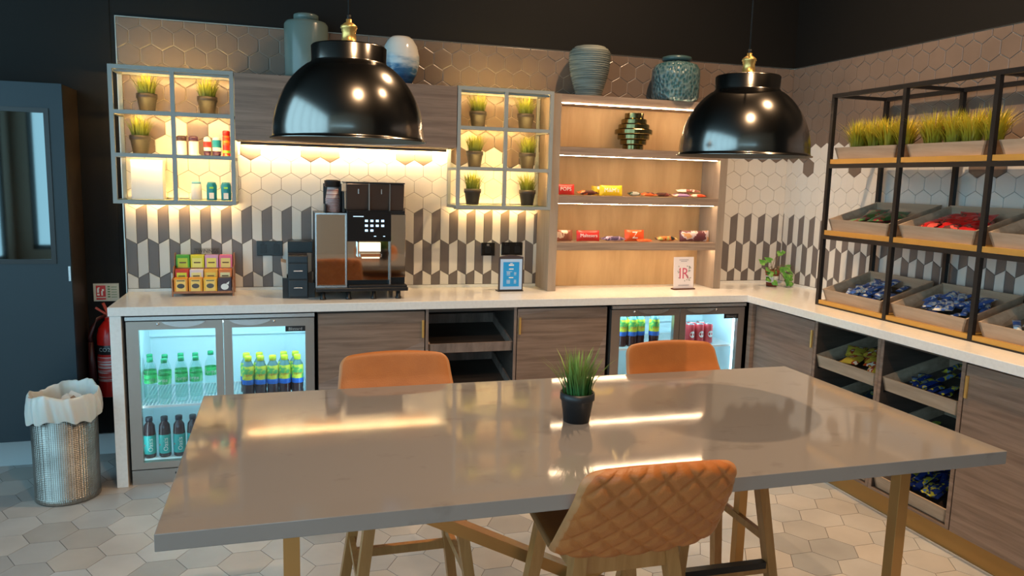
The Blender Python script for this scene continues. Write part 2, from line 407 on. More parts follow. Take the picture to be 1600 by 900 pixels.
# ------------------------------------------------------------------ glass-door bottle coolers
M_ledf = emis('fridge_light', (.62, .90, 1.0), FRIDGE*1.6)
def cooler(X, label):
    w = .90; t = thing('bottle_cooler', label, 'fridge', (X,-.03,0))
    x1 = X+w; zt = .872; yb = -.03; yf = -.505
    c = MB()
    c.box((X,yf,.085),(X+.03,yb,zt)).box((x1-.03,yf,.085),(x1,yb,zt)).box((X+.03,yf,zt-.03),(x1-.03,yb,zt)).box((X+.03,yf,.085),(x1-.03,yb,.10)).box((X+.03,yb-.03,.10),(x1-.03,yb,zt-.03))
    c.box((X,yf-.03,zt-.022),(x1,yf,zt))
    build('body', c, M_black, t, bevel=.002)
    li = MB(); li.box((X+.031,yf,.101),(X+.036,yb-.031,zt-.031)).box((x1-.036,yf,.101),(x1-.031,yb-.031,zt-.031)).box((X+.036,yf,zt-.036),(x1-.036,yb-.031,zt-.031)).box((X+.036,yf,.101),(x1-.036,yb-.031,.108)).box((X+.036,yb-.036,.108),(x1-.036,yb-.031,zt-.036))
    li.box((X+.036,yb-.075,.68),(x1-.036,yb-.036,.80))
    build('interior', li, M_fridge_in, t)
    build('top_rail', MB().box((X,yf-.045,zt-.020),(x1,yf-.03,zt-.002)), M_steel_l, t)
    bs = MB().box((X,yf-.02,.0),(x1,yb,.075)); g = MB()
    for gx in (X+.20, X+.27, X+.34, X+.55, X+.62):
        for gz in (.022,.045): g.box((gx,yf-.0215,gz),(gx+.05,yf-.0195,gz+.010))
    b = build('base', bs, M_steel, t); build('grille', g, M_black, b)
    # wire shelf
    sh = MB(); zs = .40 if X < 1 else .598
    for sx0, sx1 in ((X+.045,X+w/2-.008),(X+w/2+.008,x1-.045)):
        sh.box((sx0,yf+.02,zs-.012),(sx1,yf+.026,zs)).box((sx0,yb-.05,zs-.006),(sx1,yb-.044,zs)).box((sx0,(yf+yb)/2-.003,zs-.006),(sx1,(yf+yb)/2+.003,zs-.003))
        for i in range(25):
            x = sx0 + (sx1-sx0)*i/24; sh.box((x-.0018,yf+.022,zs-.003),(x+.0018,yb-.046,zs))
    build('wire_shelf', sh, M_white, t)
    build('light_strip', MB().box((X+.06,yf+.03,zt-.052),(x1-.06,yf+.05,zt-.037)), M_ledf, t)
    build('light_strip', MB().box((X+.038,yf+.012,.14),(X+.046,yf+.022,.80)).box((x1-.046,yf+.012,.14),(x1-.038,yf+.022,.80)), M_ledf, t)
    for i in (0,1):
        a = X + i*(w/2) + .002; b_ = a + w/2 - .004; z0 = .085; z1 = .845; f = .055 if i == 0 else .04
        fl_, fr_ = (.055,.035) if i == 0 else (.04,.045)
        d = MB(); yd0, yd1 = yf-.035, yf-.002
        d.prism([(a,z0),(b_,z0),(b_-fr_,z0+.035),(a+fl_,z0+.035)],'y',yd0,yd1).prism([(a,z1),(b_,z1),(b_-fr_,z1-.042),(a+fl_,z1-.042)],'y',yd0,yd1)
        d.prism([(a,z0),(a+fl_,z0+.035),(a+fl_,z1-.042),(a,z1)],'y',yd0,yd1).prism([(b_,z0),(b_-fr_,z0+.035),(b_-fr_,z1-.042),(b_,z1)],'y',yd0,yd1)
        do = build('door', d, M_steel, t)
        build('glass_pane', MB().box((a+fl_-.004,yd0+.012,z0+.03),(b_-fr_+.004,yd0+.016,z1-.038)), M_pane, do)
        hx0 = a+.165 if i == 0 else a+.03; h = MB()
        n = 12; vs = []
        poly = [(hx0+.20*k/n, z1-.004 - (.026*math.sin(PI*k/n)**.7)) for k in range(n+1)]
        h.prism(poly + [(hx0+.2,z1-.001),(hx0,z1-.001)],'y',yd0-.014,yd0)
        build('handle', h, M_steel_l, do)
        build('lock', MB().lathe([(0,0),(.007,0),(.007,.006),(0,.006)],(0,0,0),12,M=facing(hx0+(-.02 if i == 0 else .215), yd0, z1-.014)), M_steel_l, do)
        if i == 1:
            bd = build('badge', MB().box((b_-.145,yd0-.003,z1-.070),(b_-.045,yd0,z1-.042)), M_black, do)
            text('lettering', 'Blizzard', .022, facing(b_-.095-X, yd0-.0035+.03, z1-.057), M_steel_l, bd)
    area('cooler_light', (X+w/2, yf+.06, zt-.06), (w-.14,.05), 2.6*FRIDGE/7, (.50,.86,1.0), (0.35,0,0)).parent = None
    return t
cooler(.08, 'steel two-door bottle cooler at the left end, stocked with green-capped bottles')
cooler(2.672, 'steel two-door bottle cooler in the corner, with red cans inside')

# bottles
def label_wrap(r, z, flip=1):
    def fn(c): a = c.x/r; return Vector((math.sin(a)*(r+.0006), -math.cos(a)*(r+.0006), z+c.y))
    return fn
M_pet = mat('clear_bottle', (.75,.90,.88), .08, trans=.0, alpha=None)
M_petg = glassy('clear_pet', (.86,.96,.94), .10)
M_capg = mat('green_cap', (.0,.36,.13), .35); M_lblg = mat('green_label', (.02,.48,.12), .4, noise=((30,30,10), .45, .6, (.35,.75,.40)))
M_capy = mat('yellow_cap', (.72,.80,.02), .35); M_teal = mat('teal_label', (.02,.36,.33), .4, noise=((28,28,28), .62, .66, (.55,.04,.05)))
M_lbly = mat('yellow_green_label', (.75,.72,.05), .4, noise=((18,18,26), .46, .54, (.10,.42,.10))); M_lblb = mat('blue_label', (.02,.13,.55), .4)
M_tea = mat('dark_iced_tea', (.045,.014,.016), .12); M_cola = mat('dark_squash', (.035,.014,.018), .12); M_capd = mat('dark_cap', (.012,.015,.03), .35)
M_lw = mat('print_white', (.8,.8,.78), .5); M_lr = mat('print_red', (.55,.03,.03), .5); M_lk = mat('print_black', (.02,.02,.02), .5)
M_water = glassy('soda_water', (.80,.93,.92), .06)
def bottle_green():
    t = thing('soda_bottle', '', 'bottle', (0,0,0))
    build('bottle_body', MB().lathe([(0,.001),(.024,.0),(.031,.006),(.031,.06),(.0295,.07),(.031,.08),(.031,.15),(.027,.175),(.014,.205),(.0125,.215)],(0,0,0),20), M_petg, t, local=True)
    lb = build('bottle_label', MB().lathe([(.0314,.105),(.0316,.106),(.0316,.148),(.0314,.149)],(0,0,0),24), M_lblg, t, local=True)
    text('lettering', 'Sprite', .026, None, M_lw, lb, .0003, fn=label_wrap(.0318,.127))
    build('cap', MB().lathe([(.0128,.213),(.015,.213),(.015,.232),(.013,.234),(0,.234)],(0,0,0),16), M_capg, t, local=True); return t
def bottle_yellow(h=.222):
    t = thing('iced_tea_bottle', '', 'bottle', (0,0,0))
    build('bottle_body', MB().lathe([(0,.001),(.024,.0),(.0305,.006),(.031,.02),(.029,.035),(.031,.05),(.030,.075),(.028,.09),(.030,.10),(.031,.15),(.028,.168),(.018,.188),(.016,.197)],(0,0,0),20,mis=[0]*9+[0,1,1]), [M_tea, mat('tea_neck',(.12,.25,.25),.1)], t, local=True)
    lb = build('bottle_label', MB().lathe([(.0312,.088),(.0316,.090),(.0318,.150),(.029,.168)],(0,0,0),24), M_lbly, t, local=True)
    build('label_band', MB().lathe([(.0310,.068),(.0322,.070),(.0322,.092),(.0318,.094)],(0,0,0),24), M_lblb, lb, local=True)
    text('lettering', 'Lipton', .019, None, M_lr, lb, .0003, fn=label_wrap(.0321,.122))
    build('cap', MB().lathe([(.016,.194),(.0185,.194),(.0185,.216),(.016,.220),(0,.220)],(0,0,0),16), M_capy, t, local=True); return t
def bottle_dark():
    t = thing('squash_bottle', '', 'bottle', (0,0,0))
    build('bottle_body', MB().lathe([(0,.001),(.025,.0),(.030,.006),(.030,.125),(.028,.15),(.026,.17),(.016,.185),(.015,.195)],(0,0,0),20), M_cola, t, local=True)
    lb = build('bottle_label', MB().lathe([(.0302,.022),(.0306,.023),(.0306,.120),(.0302,.121)],(0,0,0),24), M_teal, t, local=True)
    def fn(c):
        x, y = -c.y, c.x; a = (x+.004)/.0308; return Vector((math.sin(a)*.0311, -math.cos(a)*.0311, .07+y))
    text('lettering', 'Oasis', .032, None, M_lw, lb, .0003, fn=fn)
    build('cap', MB().lathe([(.015,.192),(.0175,.192),(.0175,.211),(.016,.214),(0,.214)],(0,0,0),16), M_capd, t, local=True); return t
def can():
    t = thing('drink_can', '', 'can', (0,0,0))
    build('can_body', MB().lathe([(0,.002),(.022,.0),(.029,.008),(.029,.114),(.025,.124)],(0,0,0),24), mat('can_red',(.62,.06,.07),.3,.3), t, local=True)
    build('lid', MB().lathe([(.025,.123),(.026,.126),(.024,.126),(.023,.122),(0,.122)],(0,0,0),24), M_steel_l, t, local=True)
    mb = MB(); n = 20; R = .0295
    vs = [(0,-R,.062)] + [(math.sin(.019*math.cos(2*PI*i/n)/R)*R, -math.cos(.019*math.cos(2*PI*i/n)/R)*R-.0002, .062+.021*math.sin(2*PI*i/n)) for i in range(n)]
    mb.add(vs, [(0,1+i,1+(i+1)%n) for i in range(n)]); build('roundel', mb, M_lw, t, local=True, fix=False); return t
def place(first, spots, labels, group, rz=None):
    for i, (x, y, z) in enumerate(spots):
        o = first if i == 0 else dup(first)
        o.location = (x, y, z); o.rotation_euler = (0,0, random.uniform(-.5,.5) if rz is None else rz)
        o['label'] = labels[i] if isinstance(labels, list) else labels; o['group'] = group
ordn = ['first','second','third','fourth','fifth','sixth']
gs = [(.165,-.42,.4),(.235,-.45,.4),(.312,-.42,.4),(.383,-.42,.4),(.445,-.30,.4),(.150,-.33,.4),(.225,-.35,.4),(.300,-.33,.4),(.372,-.33,.4)]
gl = [f'green-labelled clear soda bottle, {ordn[i]} from the left, front row of left cooler' for i in range(4)]
gl += ['green-labelled clear soda bottle set back beside the cooler door frame'] + [f'clear soda bottle with green cap in the back row behind the {ordn[i]} front one' for i in range(4)]
place(bottle_green(), gs, gl, 'green soda bottles in the left cooler')
ys = [(.640,-.40,.4),(.703,-.40,.4),(.765,-.40,.4),(.826,-.40,.4),(.893,-.40,.4),(.628,-.32,.4),(.695,-.32,.4),(.822,-.32,.4),(.884,-.32,.4)]
yl = [f'yellow-capped iced tea bottle, {ordn[i]} from the left, front row of left cooler' for i in range(5)] + [f'yellow-capped iced tea bottle hidden behind the {w} front one' for w in ('first','second','fourth','fifth')]
place(bottle_yellow(), ys, yl, 'yellow-capped iced tea bottles in the left cooler', .1)
place(bottle_dark(), [(.150,-.42,.108),(.222,-.42,.108),(.292,-.42,.108),(.36,-.42,.108)], [f'dark squash bottle with teal label, {ordn[i]} from the left, cooler bottom' for i in range(4)], 'dark squash bottles on the cooler floor', .15)
place(bottle_yellow(), [(2.80,-.42,.598),(2.862,-.43,.598),(2.918,-.42,.598),(3.005,-.44,.598),(2.85,-.35,.598),(2.95,-.35,.598)],
      [f'yellow-labelled iced tea bottle, {ordn[i]} from the left in the corner cooler' for i in range(4)] + ['iced tea bottle in the back row at the left of the corner cooler','iced tea bottle in the back row near the middle of the corner cooler'], 'iced tea bottles in the corner cooler', .1)
place(bottle_yellow(), [(2.79,-.42,.108),(2.86,-.42,.108)], ['yellow-capped bottle on the floor of the corner cooler, next to the door frame','yellow-capped bottle on the floor of the corner cooler, behind the tan stool back'], 'iced tea bottles low in the corner cooler', .1)
place(can(), [(3.265,-.42,.598),(3.330,-.42,.598),(3.393,-.42,.598),(3.25,-.35,.598),(3.315,-.35,.598),(3.38,-.35,.598)],
      [f'red can with white roundel, {ordn[i]} from the left in the front row' for i in range(3)] + [f'red can standing behind the {ordn[i]} front can' for i in range(3)], 'red cans in the corner cooler', .15)

# ------------------------------------------------------------------ base cabinets
def base_back(x0, x1, label, hx, light_patches):
    t = thing('base_cabinet', label, 'cabinet', (x0,-.03,0))
    build('body', MB().box((x0,-.505,.095),(x1,-.03,ZU-.002)), M_lam_dk, t)
    d = MB().box((x0+.003,-.527,.10),(x1-.003,-.507,ZU-.014))
    for poly in light_patches: d.prism([(x0+.003+u*(x1-x0-.006), .10+v*(ZU-.114)) for u,v in poly],'y',-.5274,-.5268,1)  # triangles of light on the door, put in as paler laminate colour
    do = build('door', d, [M_lam, M_lam_lit], t, bevel=.0012)
    build('handle', MB().box((hx-.006,-.536,.715),(hx+.006,-.5274,.812)), M_brass, do, bevel=.001)
    build('plinth', MB().box((x0,-.46,0),(x1,-.44,.093)), M_gold_d, t)
base_back(.996, 1.568, 'grey-brown laminate cabinet with brass tab handle, right of the left cooler', 1.556, [[(0,.35),(.7,.62),(1,.55),(1,.78),(0,.5)]])
base_back(2.096, 2.652, 'grey-brown laminate cabinet with brass tab handle, left of the corner cooler', 2.112, [[(0,.95),(.6,1),(0,1)],[(1,.5),(1,.8),(.8,.5)]])
def tray(t, P, w, depth, h0, h1, m_out, m_in, taper=.02, name='tray', wall=.010):
    """open display tray: front low, back high, floor sloping up. P(u, d, z): u along the width, d from the front edge backwards"""
    o = MB()
    def q(u, d, z, tp): return P(u*(w/2 - tp*(1 - min(z/max(h0,.01),1))), d, z)
    zt = lambda d: h0 + (h1-h0)*d/depth
    rise = (h1-h0)
    def slab(c, mi): # c: 8 points
        o.add(c, [(0,1,2,3),(7,6,5,4),(0,4,5,1),(1,5,6,2),(2,6,7,3),(3,7,4,0)], mi)
    W = w/2; B = W - taper
    # front wall (leans outward), back wall, side walls
    slab([P(-B,.012,0),P(B,.012,0),P(B,.012+wall,0),P(-B,.012+wall,0),P(-W,0,h0),P(W,0,h0),P(W,wall,h0),P(-W,wall,h0)],0)
    slab([P(-B,depth-wall,0),P(B,depth-wall,0),P(B,depth,0),P(-B,depth,0),P(-W,depth-wall,h1),P(W,depth-wall,h1),P(W,depth,h1),P(-W,depth,h1)],0)
    for s_ in (-1,1):
        slab([P(s_*B,.012,0),P(s_*(B-wall),.012,0),P(s_*(B-wall),depth,0),P(s_*B,depth,0),P(s_*W,0,h0),P(s_*(W-wall),0,h0),P(s_*(W-wall),depth,h1),P(s_*W,depth,h1)],0)
    slab([P(-B,.015,.003),P(B,.015,.003),P(B,depth-.005,rise*.92),P(-B,depth-.005,rise*.92),P(-B,.015,.009),P(B,.015,.009),P(B,depth-.005,rise*.92+.006),P(-B,depth-.005,rise*.92+.006)],1)
    return build(name, o, [m_out, m_in], t) if t else o
tu = thing('open_shelf_unit', 'open dark shelf unit with two empty sliding trays, middle of the back counter', 'shelf unit', (1.571,-.03,0))
m = MB(); x0, x1 = 1.571, 2.093
m.box((x0,-.525,.095),(x0+.016,-.03,ZU-.002)).box((x1-.016,-.525,.095),(x1,-.03,ZU-.002)).box((x0+.016,-.05,.095),(x1-.016,-.03,ZU-.002)).box((x0+.016,-.525,.095),(x1-.016,-.05,.113)).box((x0+.016,-.525,ZU-.020),(x1-.016,-.05,ZU-.002))
build('body', m, M_lam_dk, tu); build('plinth', MB().box((x0,-.46,0),(x1,-.44,.093)), M_gold_d, tu)
build('edge_trim', MB().box((x0,-.528,.095),(x0+.016,-.525,ZU-.002)).box((x1-.016,-.528,.095),(x1,-.525,ZU-.002)), M_lam_v, tu)
for z in (.62,.385,.15):
    tray(tu, lambda u,d,zz,z=z: ((x0+x1)/2+u, -.522+d, z+zz), x1-x0-.036, .42, .055, .15, M_lam_v, M_lam_dk, .0)
m = MB()
for z in (.612,.377,.142):
    for sx in (x0+.016, x1-.020): m.bar((sx+.002,-.51,z), (sx+.002,-.07,z+.09), .004, .012)
build('tray_rail', m, M_blackm, tu)
# right run (front at X = 3.61)
XF = 3.610
def base_right(y0, y1, label, hy):
    t = thing('base_cabinet', label, 'cabinet', (XR-.05,y0,0))
    build('body', MB().box((XF+.022,y1,.112),(XR-.03,y0,ZU-.002)), M_lam_dk, t)
    do = build('door', MB().box((XF,y1+.002,.112),(XF+.020,y0-.002,ZU-.014)), M_lam, t, bevel=.0012)
    if hy: build('handle', MB().box((XF-.009,hy-.006,.715),(XF-.0004,hy+.006,.812)), M_brass, do, bevel=.001)
base_right(-.600, -1.148, 'grey-brown laminate cabinet with brass tab handle, just right of the room corner', -1.132)
base_right(-2.122, -2.72, 'grey-brown laminate cabinet at the right edge of the view', -2.135)
base_right(-2.722, -3.28, 'grey-brown laminate cabinet past the right edge of the view', None)
tag(build('filler_panel', MB().box((3.585,-.598,.0),(XF+.01,-.56,ZU-.002)), M_lam, origin=(3.585,-.598,0)), 'narrow laminate filler strip in the inner corner beside the corner cooler', 'panel')
M_tray_o = wood('tray_oak', (.34,.25,.175), (.46,.345,.25), (20,2.5,30), .5)
M_tray_i = wood('tray_inside', (.115,.095,.070), (.17,.14,.10), (20,2.5,30), .55)
open_units = []
for (ya, yb, lab) in ((-1.150,-1.632,'open shelf unit with three snack trays, left one under the right worktop'), (-1.634,-2.118,'open shelf unit with three snack trays, right one under the right worktop')):
    t = thing('open_shelf_unit', lab, 'shelf unit', (XR-.05,ya,0)); m = MB(); e = .019
    m.box((XF+.004,ya-e,.112),(XR-.03,ya,ZU-.002)).box((XF+.004,yb,.112),(XR-.03,yb+e,ZU-.002)).box((XR-.05,yb+e,.112),(XR-.03,ya-e,ZU-.002)).box((XF+.004,yb+e,.112),(XR-.05,ya-e,.124)).box((XF+.004,yb+e,ZU-.016),(XR-.05,ya-e,ZU-.002))
    build('body', m, M_lam_dk, t)
    build('edge_trim', MB().box((XF,ya-e,.112),(XF+.004,ya,ZU-.002)).box((XF,yb,.112),(XF+.004,yb+e,ZU-.002)).box((XF,yb+e,.112),(XF+.004,ya-e,.124)), M_lam, t)
    w = ya-yb-2*e-.006
    for z in (.620,.375,.128):
        tray(t, lambda u,d,zz,z=z,ya=ya,yb=yb: (XF+.004+d, (ya+yb)/2+u, z+zz), w, .40, .066, .17, M_tray_o, M_lam_dk, .012)
    m = MB()
    for z in (.612,.367):
        for sy in (ya-e-.002, yb+e+.002): m.bar((XF+.02,sy,z), (XR-.08,sy,z+.0), .004, .010)
    build('tray_rail', m, M_blackm, t)
    open_units.append(t)
pl = build('plinth', MB().box((3.640,YEND,.004),(3.66,-.56,.110)), M_gold_d, origin=(3.64,-.56,0)); tag(pl, 'gold toe-kick board under the right-hand cabinets', 'plinth')
build('metal_strip', MB().box((3.632,YEND,0),(3.640,-.56,.012)), M_steel_l, pl)

# ------------------------------------------------------------------ packets
def wrapmat(name, a, b, c, scale=(38,14,30), r=.3):
    m = mat(name, a, r, .15); nt = m.node_tree; P = nt.nodes['Principled BSDF']
    tc = nt.nodes.new('ShaderNodeTexCoord'); mp = nt.nodes.new('ShaderNodeMapping'); mp.inputs['Scale'].default_value = scale
    oi = nt.nodes.new('ShaderNodeObjectInfo'); n = nt.nodes.new('ShaderNodeTexNoise'); n.inputs['Scale'].default_value = 1; n.inputs['Detail'].default_value = 2; n.noise_dimensions = '4D'
    ml = nt.nodes.new('ShaderNodeMath'); ml.operation = 'MULTIPLY'; ml.inputs[1].default_value = 40
    cr = nt.nodes.new('ShaderNodeValToRGB'); cr.color_ramp.interpolation = 'CONSTANT'
    cr.color_ramp.elements[0].color = (*a,1); cr.color_ramp.elements[1].position = .53; cr.color_ramp.elements[1].color = (*b,1)
    e = cr.color_ramp.elements.new(.61); e.color = (*c,1)
    nt.links.new(tc.outputs['Object'], mp.inputs[0]); nt.links.new(mp.outputs[0], n.inputs['Vector']); nt.links.new(oi.outputs['Random'], ml.inputs[0]); nt.links.new(ml.outputs[0], n.inputs['W'])
    nt.links.new(n.outputs[0], cr.inputs[0]); nt.links.new(cr.outputs[0], P.inputs['Base Color']); return m
def packet(name, cat, L, Wd, T, m, seal=.012, upright=False):
    """filled sachet lying flat at the origin, long side along X, with crimped ends"""
    mb = MB(); nu, nv = 12, 8
    def fn(sg):
        def f(u, v):
            x = (u-.5)*L; e = min(1, (L/2 - abs(x))/ (seal*2.2)); e = max(0, (L/2-seal-abs(x))/(L*.16)); e = min(1, e)
            y = (v-.5)*Wd*(1 - .06*e); k = max(0, 1-(2*v-1)**2)**.6
            cr = .0012*math.sin(40*u*PI) if e > 0 else 0
            z = T/2 + sg*T/2*k*(e**.6) + cr*k*.8
            if abs(2*v-1) > .99: z = T/2
            return (x, y, z)
        return f
    mb.grid(fn(1), nu, nv); mb.grid(lambda u,v: fn(-1)(u, v), nu, nv)
    o = build(name, mb, m, local=True); tag(o, '', cat); return o
def scatter(proto, n, P, tray_w, d0, d1, label, group, slope, layers=1, jit=.25, base_rot=0, L=.10, seed=1, z0=.012):
    rr = random.Random(seed); i = 0; first = True
    for k in range(n):
        u = (rr.random()-.5)*(tray_w-L*.8); d = d0 + (d1-d0)*rr.random(); lay = rr.randrange(layers) if layers > 1 else 0
        o = proto if first else proto.copy()
        if not first: COL.objects.link(o)
        first = False
        p = P(u, d, z0 + slope*d + lay*.013 + k*.0003)
        o.location = p; o.rotation_euler = (rr.uniform(-.12,.12), -math.atan(slope)+rr.uniform(-.08,.08) , base_rot + rr.uniform(-jit,jit))
        o['label'] = label; o['group'] = group
W_blue = wrapmat('wrapper_blue', (.05,.14,.48), (.75,.76,.72), (.22,.44,.78))
W_green = wrapmat('wrapper_green', (.010,.11,.035), (.25,.04,.05), (.10,.32,.10), (25,25,25))
W_red = wrapmat('wrapper_red', (.58,.010,.015), (.10,.03,.03), (.72,.10,.08), (22,22,22))
W_yel = wrapmat('wrapper_yellow', (.68,.50,.06), (.45,.06,.02), (.72,.70,.62), (26,26,26))
W_by = wrapmat('wrapper_navy_yellow', (.012,.035,.20), (.60,.55,.05), (.12,.25,.60), (26,26,26))
W_grn2 = wrapmat('wrapper_lime', (.02,.03,.05), (.42,.50,.06), (.60,.60,.50), (26,26,26))
for (z, yc, spec) in ((.620,-1.391,'snack'), (.375,-1.391,'lime'), (.620,-1.876,'by'), (.375,-1.876,'by2'), (.128,-1.391,'by3'), (.128,-1.876,'by4')):
    P = lambda u,d,zz,z=z,yc=yc: (XF+.004+d, yc+u, z+zz)
    col = {'snack':(W_yel,9,'small yellow and white crisp bag in the upper tray under the right worktop'), 'lime':(W_grn2,8,'lime and dark snack bag in the middle tray, left open unit'),
           'by':(W_by,24,'blue and yellow wrapped bar in the upper tray of the right open unit'), 'by2':(W_grn2,10,'green and dark wrapped bar in the middle tray of the right open unit'),
           'by3':(W_by,10,'blue wrapped bar in the bottom tray of the left open unit'), 'by4':(W_by,52,'blue and yellow wrapped bar in the bottom tray of the right open unit')}[spec]
    if spec in ('snack','lime'): pk = packet('crisp_bag', 'snack bag', .13, .10, .028, col[0], .008)
    else: pk = packet('snack_bar', 'snack bar', .12, .034, .017, col[0])
    slope = .104*.92/.40
    scatter(pk, col[1], P, .37, .085, .33, col[2], {'snack':'crisp bags in the upper left tray','lime':'snack bags in the middle left tray','by':'bars in the upper right tray','by2':'bars in the middle right tray','by3':'bars in the bottom left tray','by4':'bars in the bottom right tray'}[spec],
            slope, 2 if spec != 'by4' else 4, .5, {'snack':.4}.get(spec, .35), .12, seed=hash(spec) % 97 if False else len(spec)*7+len(col[2]), z0=.022 if spec in ('snack','lime') else .018)

# ------------------------------------------------------------------ display rack on the right worktop
RX0, RX1 = 3.79, 4.145; RY = [-.932,-1.449,-1.966,-2.483]; S_ = .022
rk = thing('display_rack', 'tall black metal display rack with gold shelf edges standing on the right worktop', 'rack', (RX0,RY[0],ZC))
for i, y in enumerate(RY):
    build('post', MB().box((RX0-S_/2,y-S_/2,ZC),(RX0+S_/2,y+S_/2,2.085)), M_blackm, rk)
    build('post', MB().box((RX1-S_/2,y-S_/2,ZC),(RX1+S_/2,y+S_/2,2.085)), M_blackm, rk)
m = MB().box((RX0-S_/2,RY[-1]-S_/2,2.085),(RX0+S_/2,RY[0]+S_/2,2.107)).box((RX1-S_/2,RY[-1]-S_/2,2.085),(RX1+S_/2,RY[0]+S_/2,2.107))
for y in RY: m.box((RX0+S_/2,y-S_/2,2.087),(RX1-S_/2,y+S_/2,2.105))
build('top_frame', m, M_blackm, rk)
SH = [.950,1.350,1.748]
for z in SH:
    m = MB(); g = MB()
    m.box((RX0-S_/2-.001,RY[-1],z-.050 if z > 1 else ZC+.0),(RX0+S_/2-.002,RY[0],z-.028 if z > 1 else z-.022))
    m.box((RX1-S_/2+.002,RY[-1],z-.030),(RX1+S_/2-.002,RY[0],z-.008))
    for y in RY: m.box((RX0,y-.008,z-.030),(RX1,y+.008,z-.010))
    build('shelf_frame', m, M_blackm, rk)
    for a, b in zip(RY[:-1], RY[1:]):
        g.box((RX0-.008,b+S_/2+.001,z-.026),(RX1-.012,a-S_/2-.001,z))
    build('shelf', g, M_gold, rk)
pos_w = ['nearest the room corner','in the middle bay','in the right-hand bay']
lvl = ['bottom shelf','middle shelf','top shelf']
for si, z in enumerate(SH):
    for bi in range(3):
        yc = (RY[bi]+RY[bi+1])/2
        t = thing('display_tray', f'sloping oak display tray on the {lvl[si]} of the black rack, {pos_w[bi]}', 'tray', (RX0,yc,z), group='oak trays on the display rack')
        tray(t, lambda u,d,zz,yc=yc,z=z: (RX0+.0+.004+d, yc+.006+u, z+zz), .458, .325, .064, .165 if si < 2 else .075, M_tray_o, M_tray_i, .022, name='tray_box')
        P = lambda u,d,zz,yc=yc,z=z: (RX0+.006+d, yc+.006+u, z+zz)
        sl = .101*.92/.325
        if si == 0:
            pk = packet('snack_bar', 'snack bar', .115, .032, .016, W_blue)
            scatter(pk, [46,52,16][bi], P, .34, .078, .262 if bi < 2 else .22, f'blue and white wrapped snack bar in the bottom-shelf tray {pos_w[bi]}', f'blue bars in the tray {pos_w[bi]}', sl, 3, .5, .35, .115, seed=5+bi, z0=.014)
        elif si == 1:
            mm = [W_green, W_red, W_blue][bi]; cn = ['dark green','red','blue'][bi]
            pk = packet('sweet_bag', 'sweet bag', .15, .11, .026, mm, .010)
            scatter(pk, [5,10,5][bi], P, .31, .098, .225, f'{cn} bag of sweets in the middle-shelf tray {pos_w[bi]}', f'{cn} bags in the tray {pos_w[bi]}', sl, 2, .6, .3, .13, seed=15+bi, z0=.024)

# ------------------------------------------------------------------ potted grass
def grass_mb(n, r, h, seed, z0=0, spread=.9, wb_=.0028, c=(0,0)):
    rr = random.Random(seed); mb = MB()
    for i in range(n):
        a = rr.uniform(0, 2*PI); r0 = r*math.sqrt(rr.random()); ln = h*rr.uniform(.6,1.08); out = spread*rr.uniform(.15,1)*(.4+.6*r0/r)
        da = a + rr.uniform(-.6,.6); px, py = c[0]+r0*math.cos(a), c[1]+r0*math.sin(a); segs = 4; vs = []; fs = []
        nx, ny = -math.sin(da), math.cos(da); w = wb_*rr.uniform(.7,1.3)
        for k in range(segs+1):
            t = k/segs; o = ln*.62*out*t**1.7; z = z0 + ln*(t - .28*out*t*t); ww = w*(1-t)**.7
            cx, cy = px + math.cos(da)*o, py + math.sin(da)*o
            vs += [(cx-nx*ww, cy-ny*ww, z), (cx+nx*ww, cy+ny*ww, z)]
        fs = [(2*k,2*k+1,2*k+3,2*k+2) for k in range(segs)]
        mb.add(vs, fs, 0, True)
    return mb
def potted_grass(name, ph, pr, gh, mpot, mgrass, n=150, seed=1, rb=.72, spread=.9, wb_=.0028):
    t = thing(name, '', 'plant')
    p = MB().lathe([(0,0),(pr*rb,0),(pr*.92,ph*.72),(pr*.96,ph*.74),(pr,ph*.76),(pr,ph),(pr*.93,ph),(pr*.88,ph*.80),(0,ph*.80)], (0,0,0), 28)
    build('pot', p, mpot, t, local=True)
    build('soil', MB().lathe([(0,ph*.86),(pr*.90,ph*.86),(pr*.89,ph*.80)],(0,0,0),20), M_soil, t, local=True)
    build('foliage', grass_mb(n, pr*.78, gh, seed, ph*.84, spread, wb_), mgrass, t, local=True, fix=False)
    return t
# (pixel-measured positions on the box shelves)
g1 = potted_grass('potted_grass', .094, .051, .128, M_pot_t, M_grass, 190, 3)
BY = -.145
pots = [(.158,1.885,'in the top left cell of the left wall box'),(.452,1.885,'in the top right cell of the left wall box'),(.118,1.670,'in the middle left cell of the left wall box'),
        (1.938,1.885,'in the top left cell of the right wall box'),(2.232,1.885,'in the top right cell of the right wall box'),(1.922,1.655,'in the middle left cell of the right wall box'),
        (2.250,1.655,'in the middle right cell of the right wall box'),(1.914,1.434,'in the bottom left cell of the right wall box'),(2.256,1.434,'in the bottom right cell of the right wall box')]
for i, (x, z, w) in enumerate(pots):
    o = g1 if i == 0 else dup(g1)
    o.location = (x, BY, z+.0005); o.rotation_euler = (0,0,i*1.3); o['label'] = 'small dark pot of faux grass ' + w; o['group'] = 'pots of grass in the wall boxes'
tb = potted_grass('potted_grass', .086, .050, .150, mat('plant_pot_charcoal', (.014,.017,.021), .42), M_grass3, 150, 9, .74, .95, .0034)
tb.location = (1.635,-2.62,.9005); tb['label'] = 'black plastic pot of tall faux grass standing on the grey table'
rg = potted_grass('potted_grass', .05, .047, .185, M_pot, M_grass2, 280, 21, .85, 1.25, .0036)
k = 0
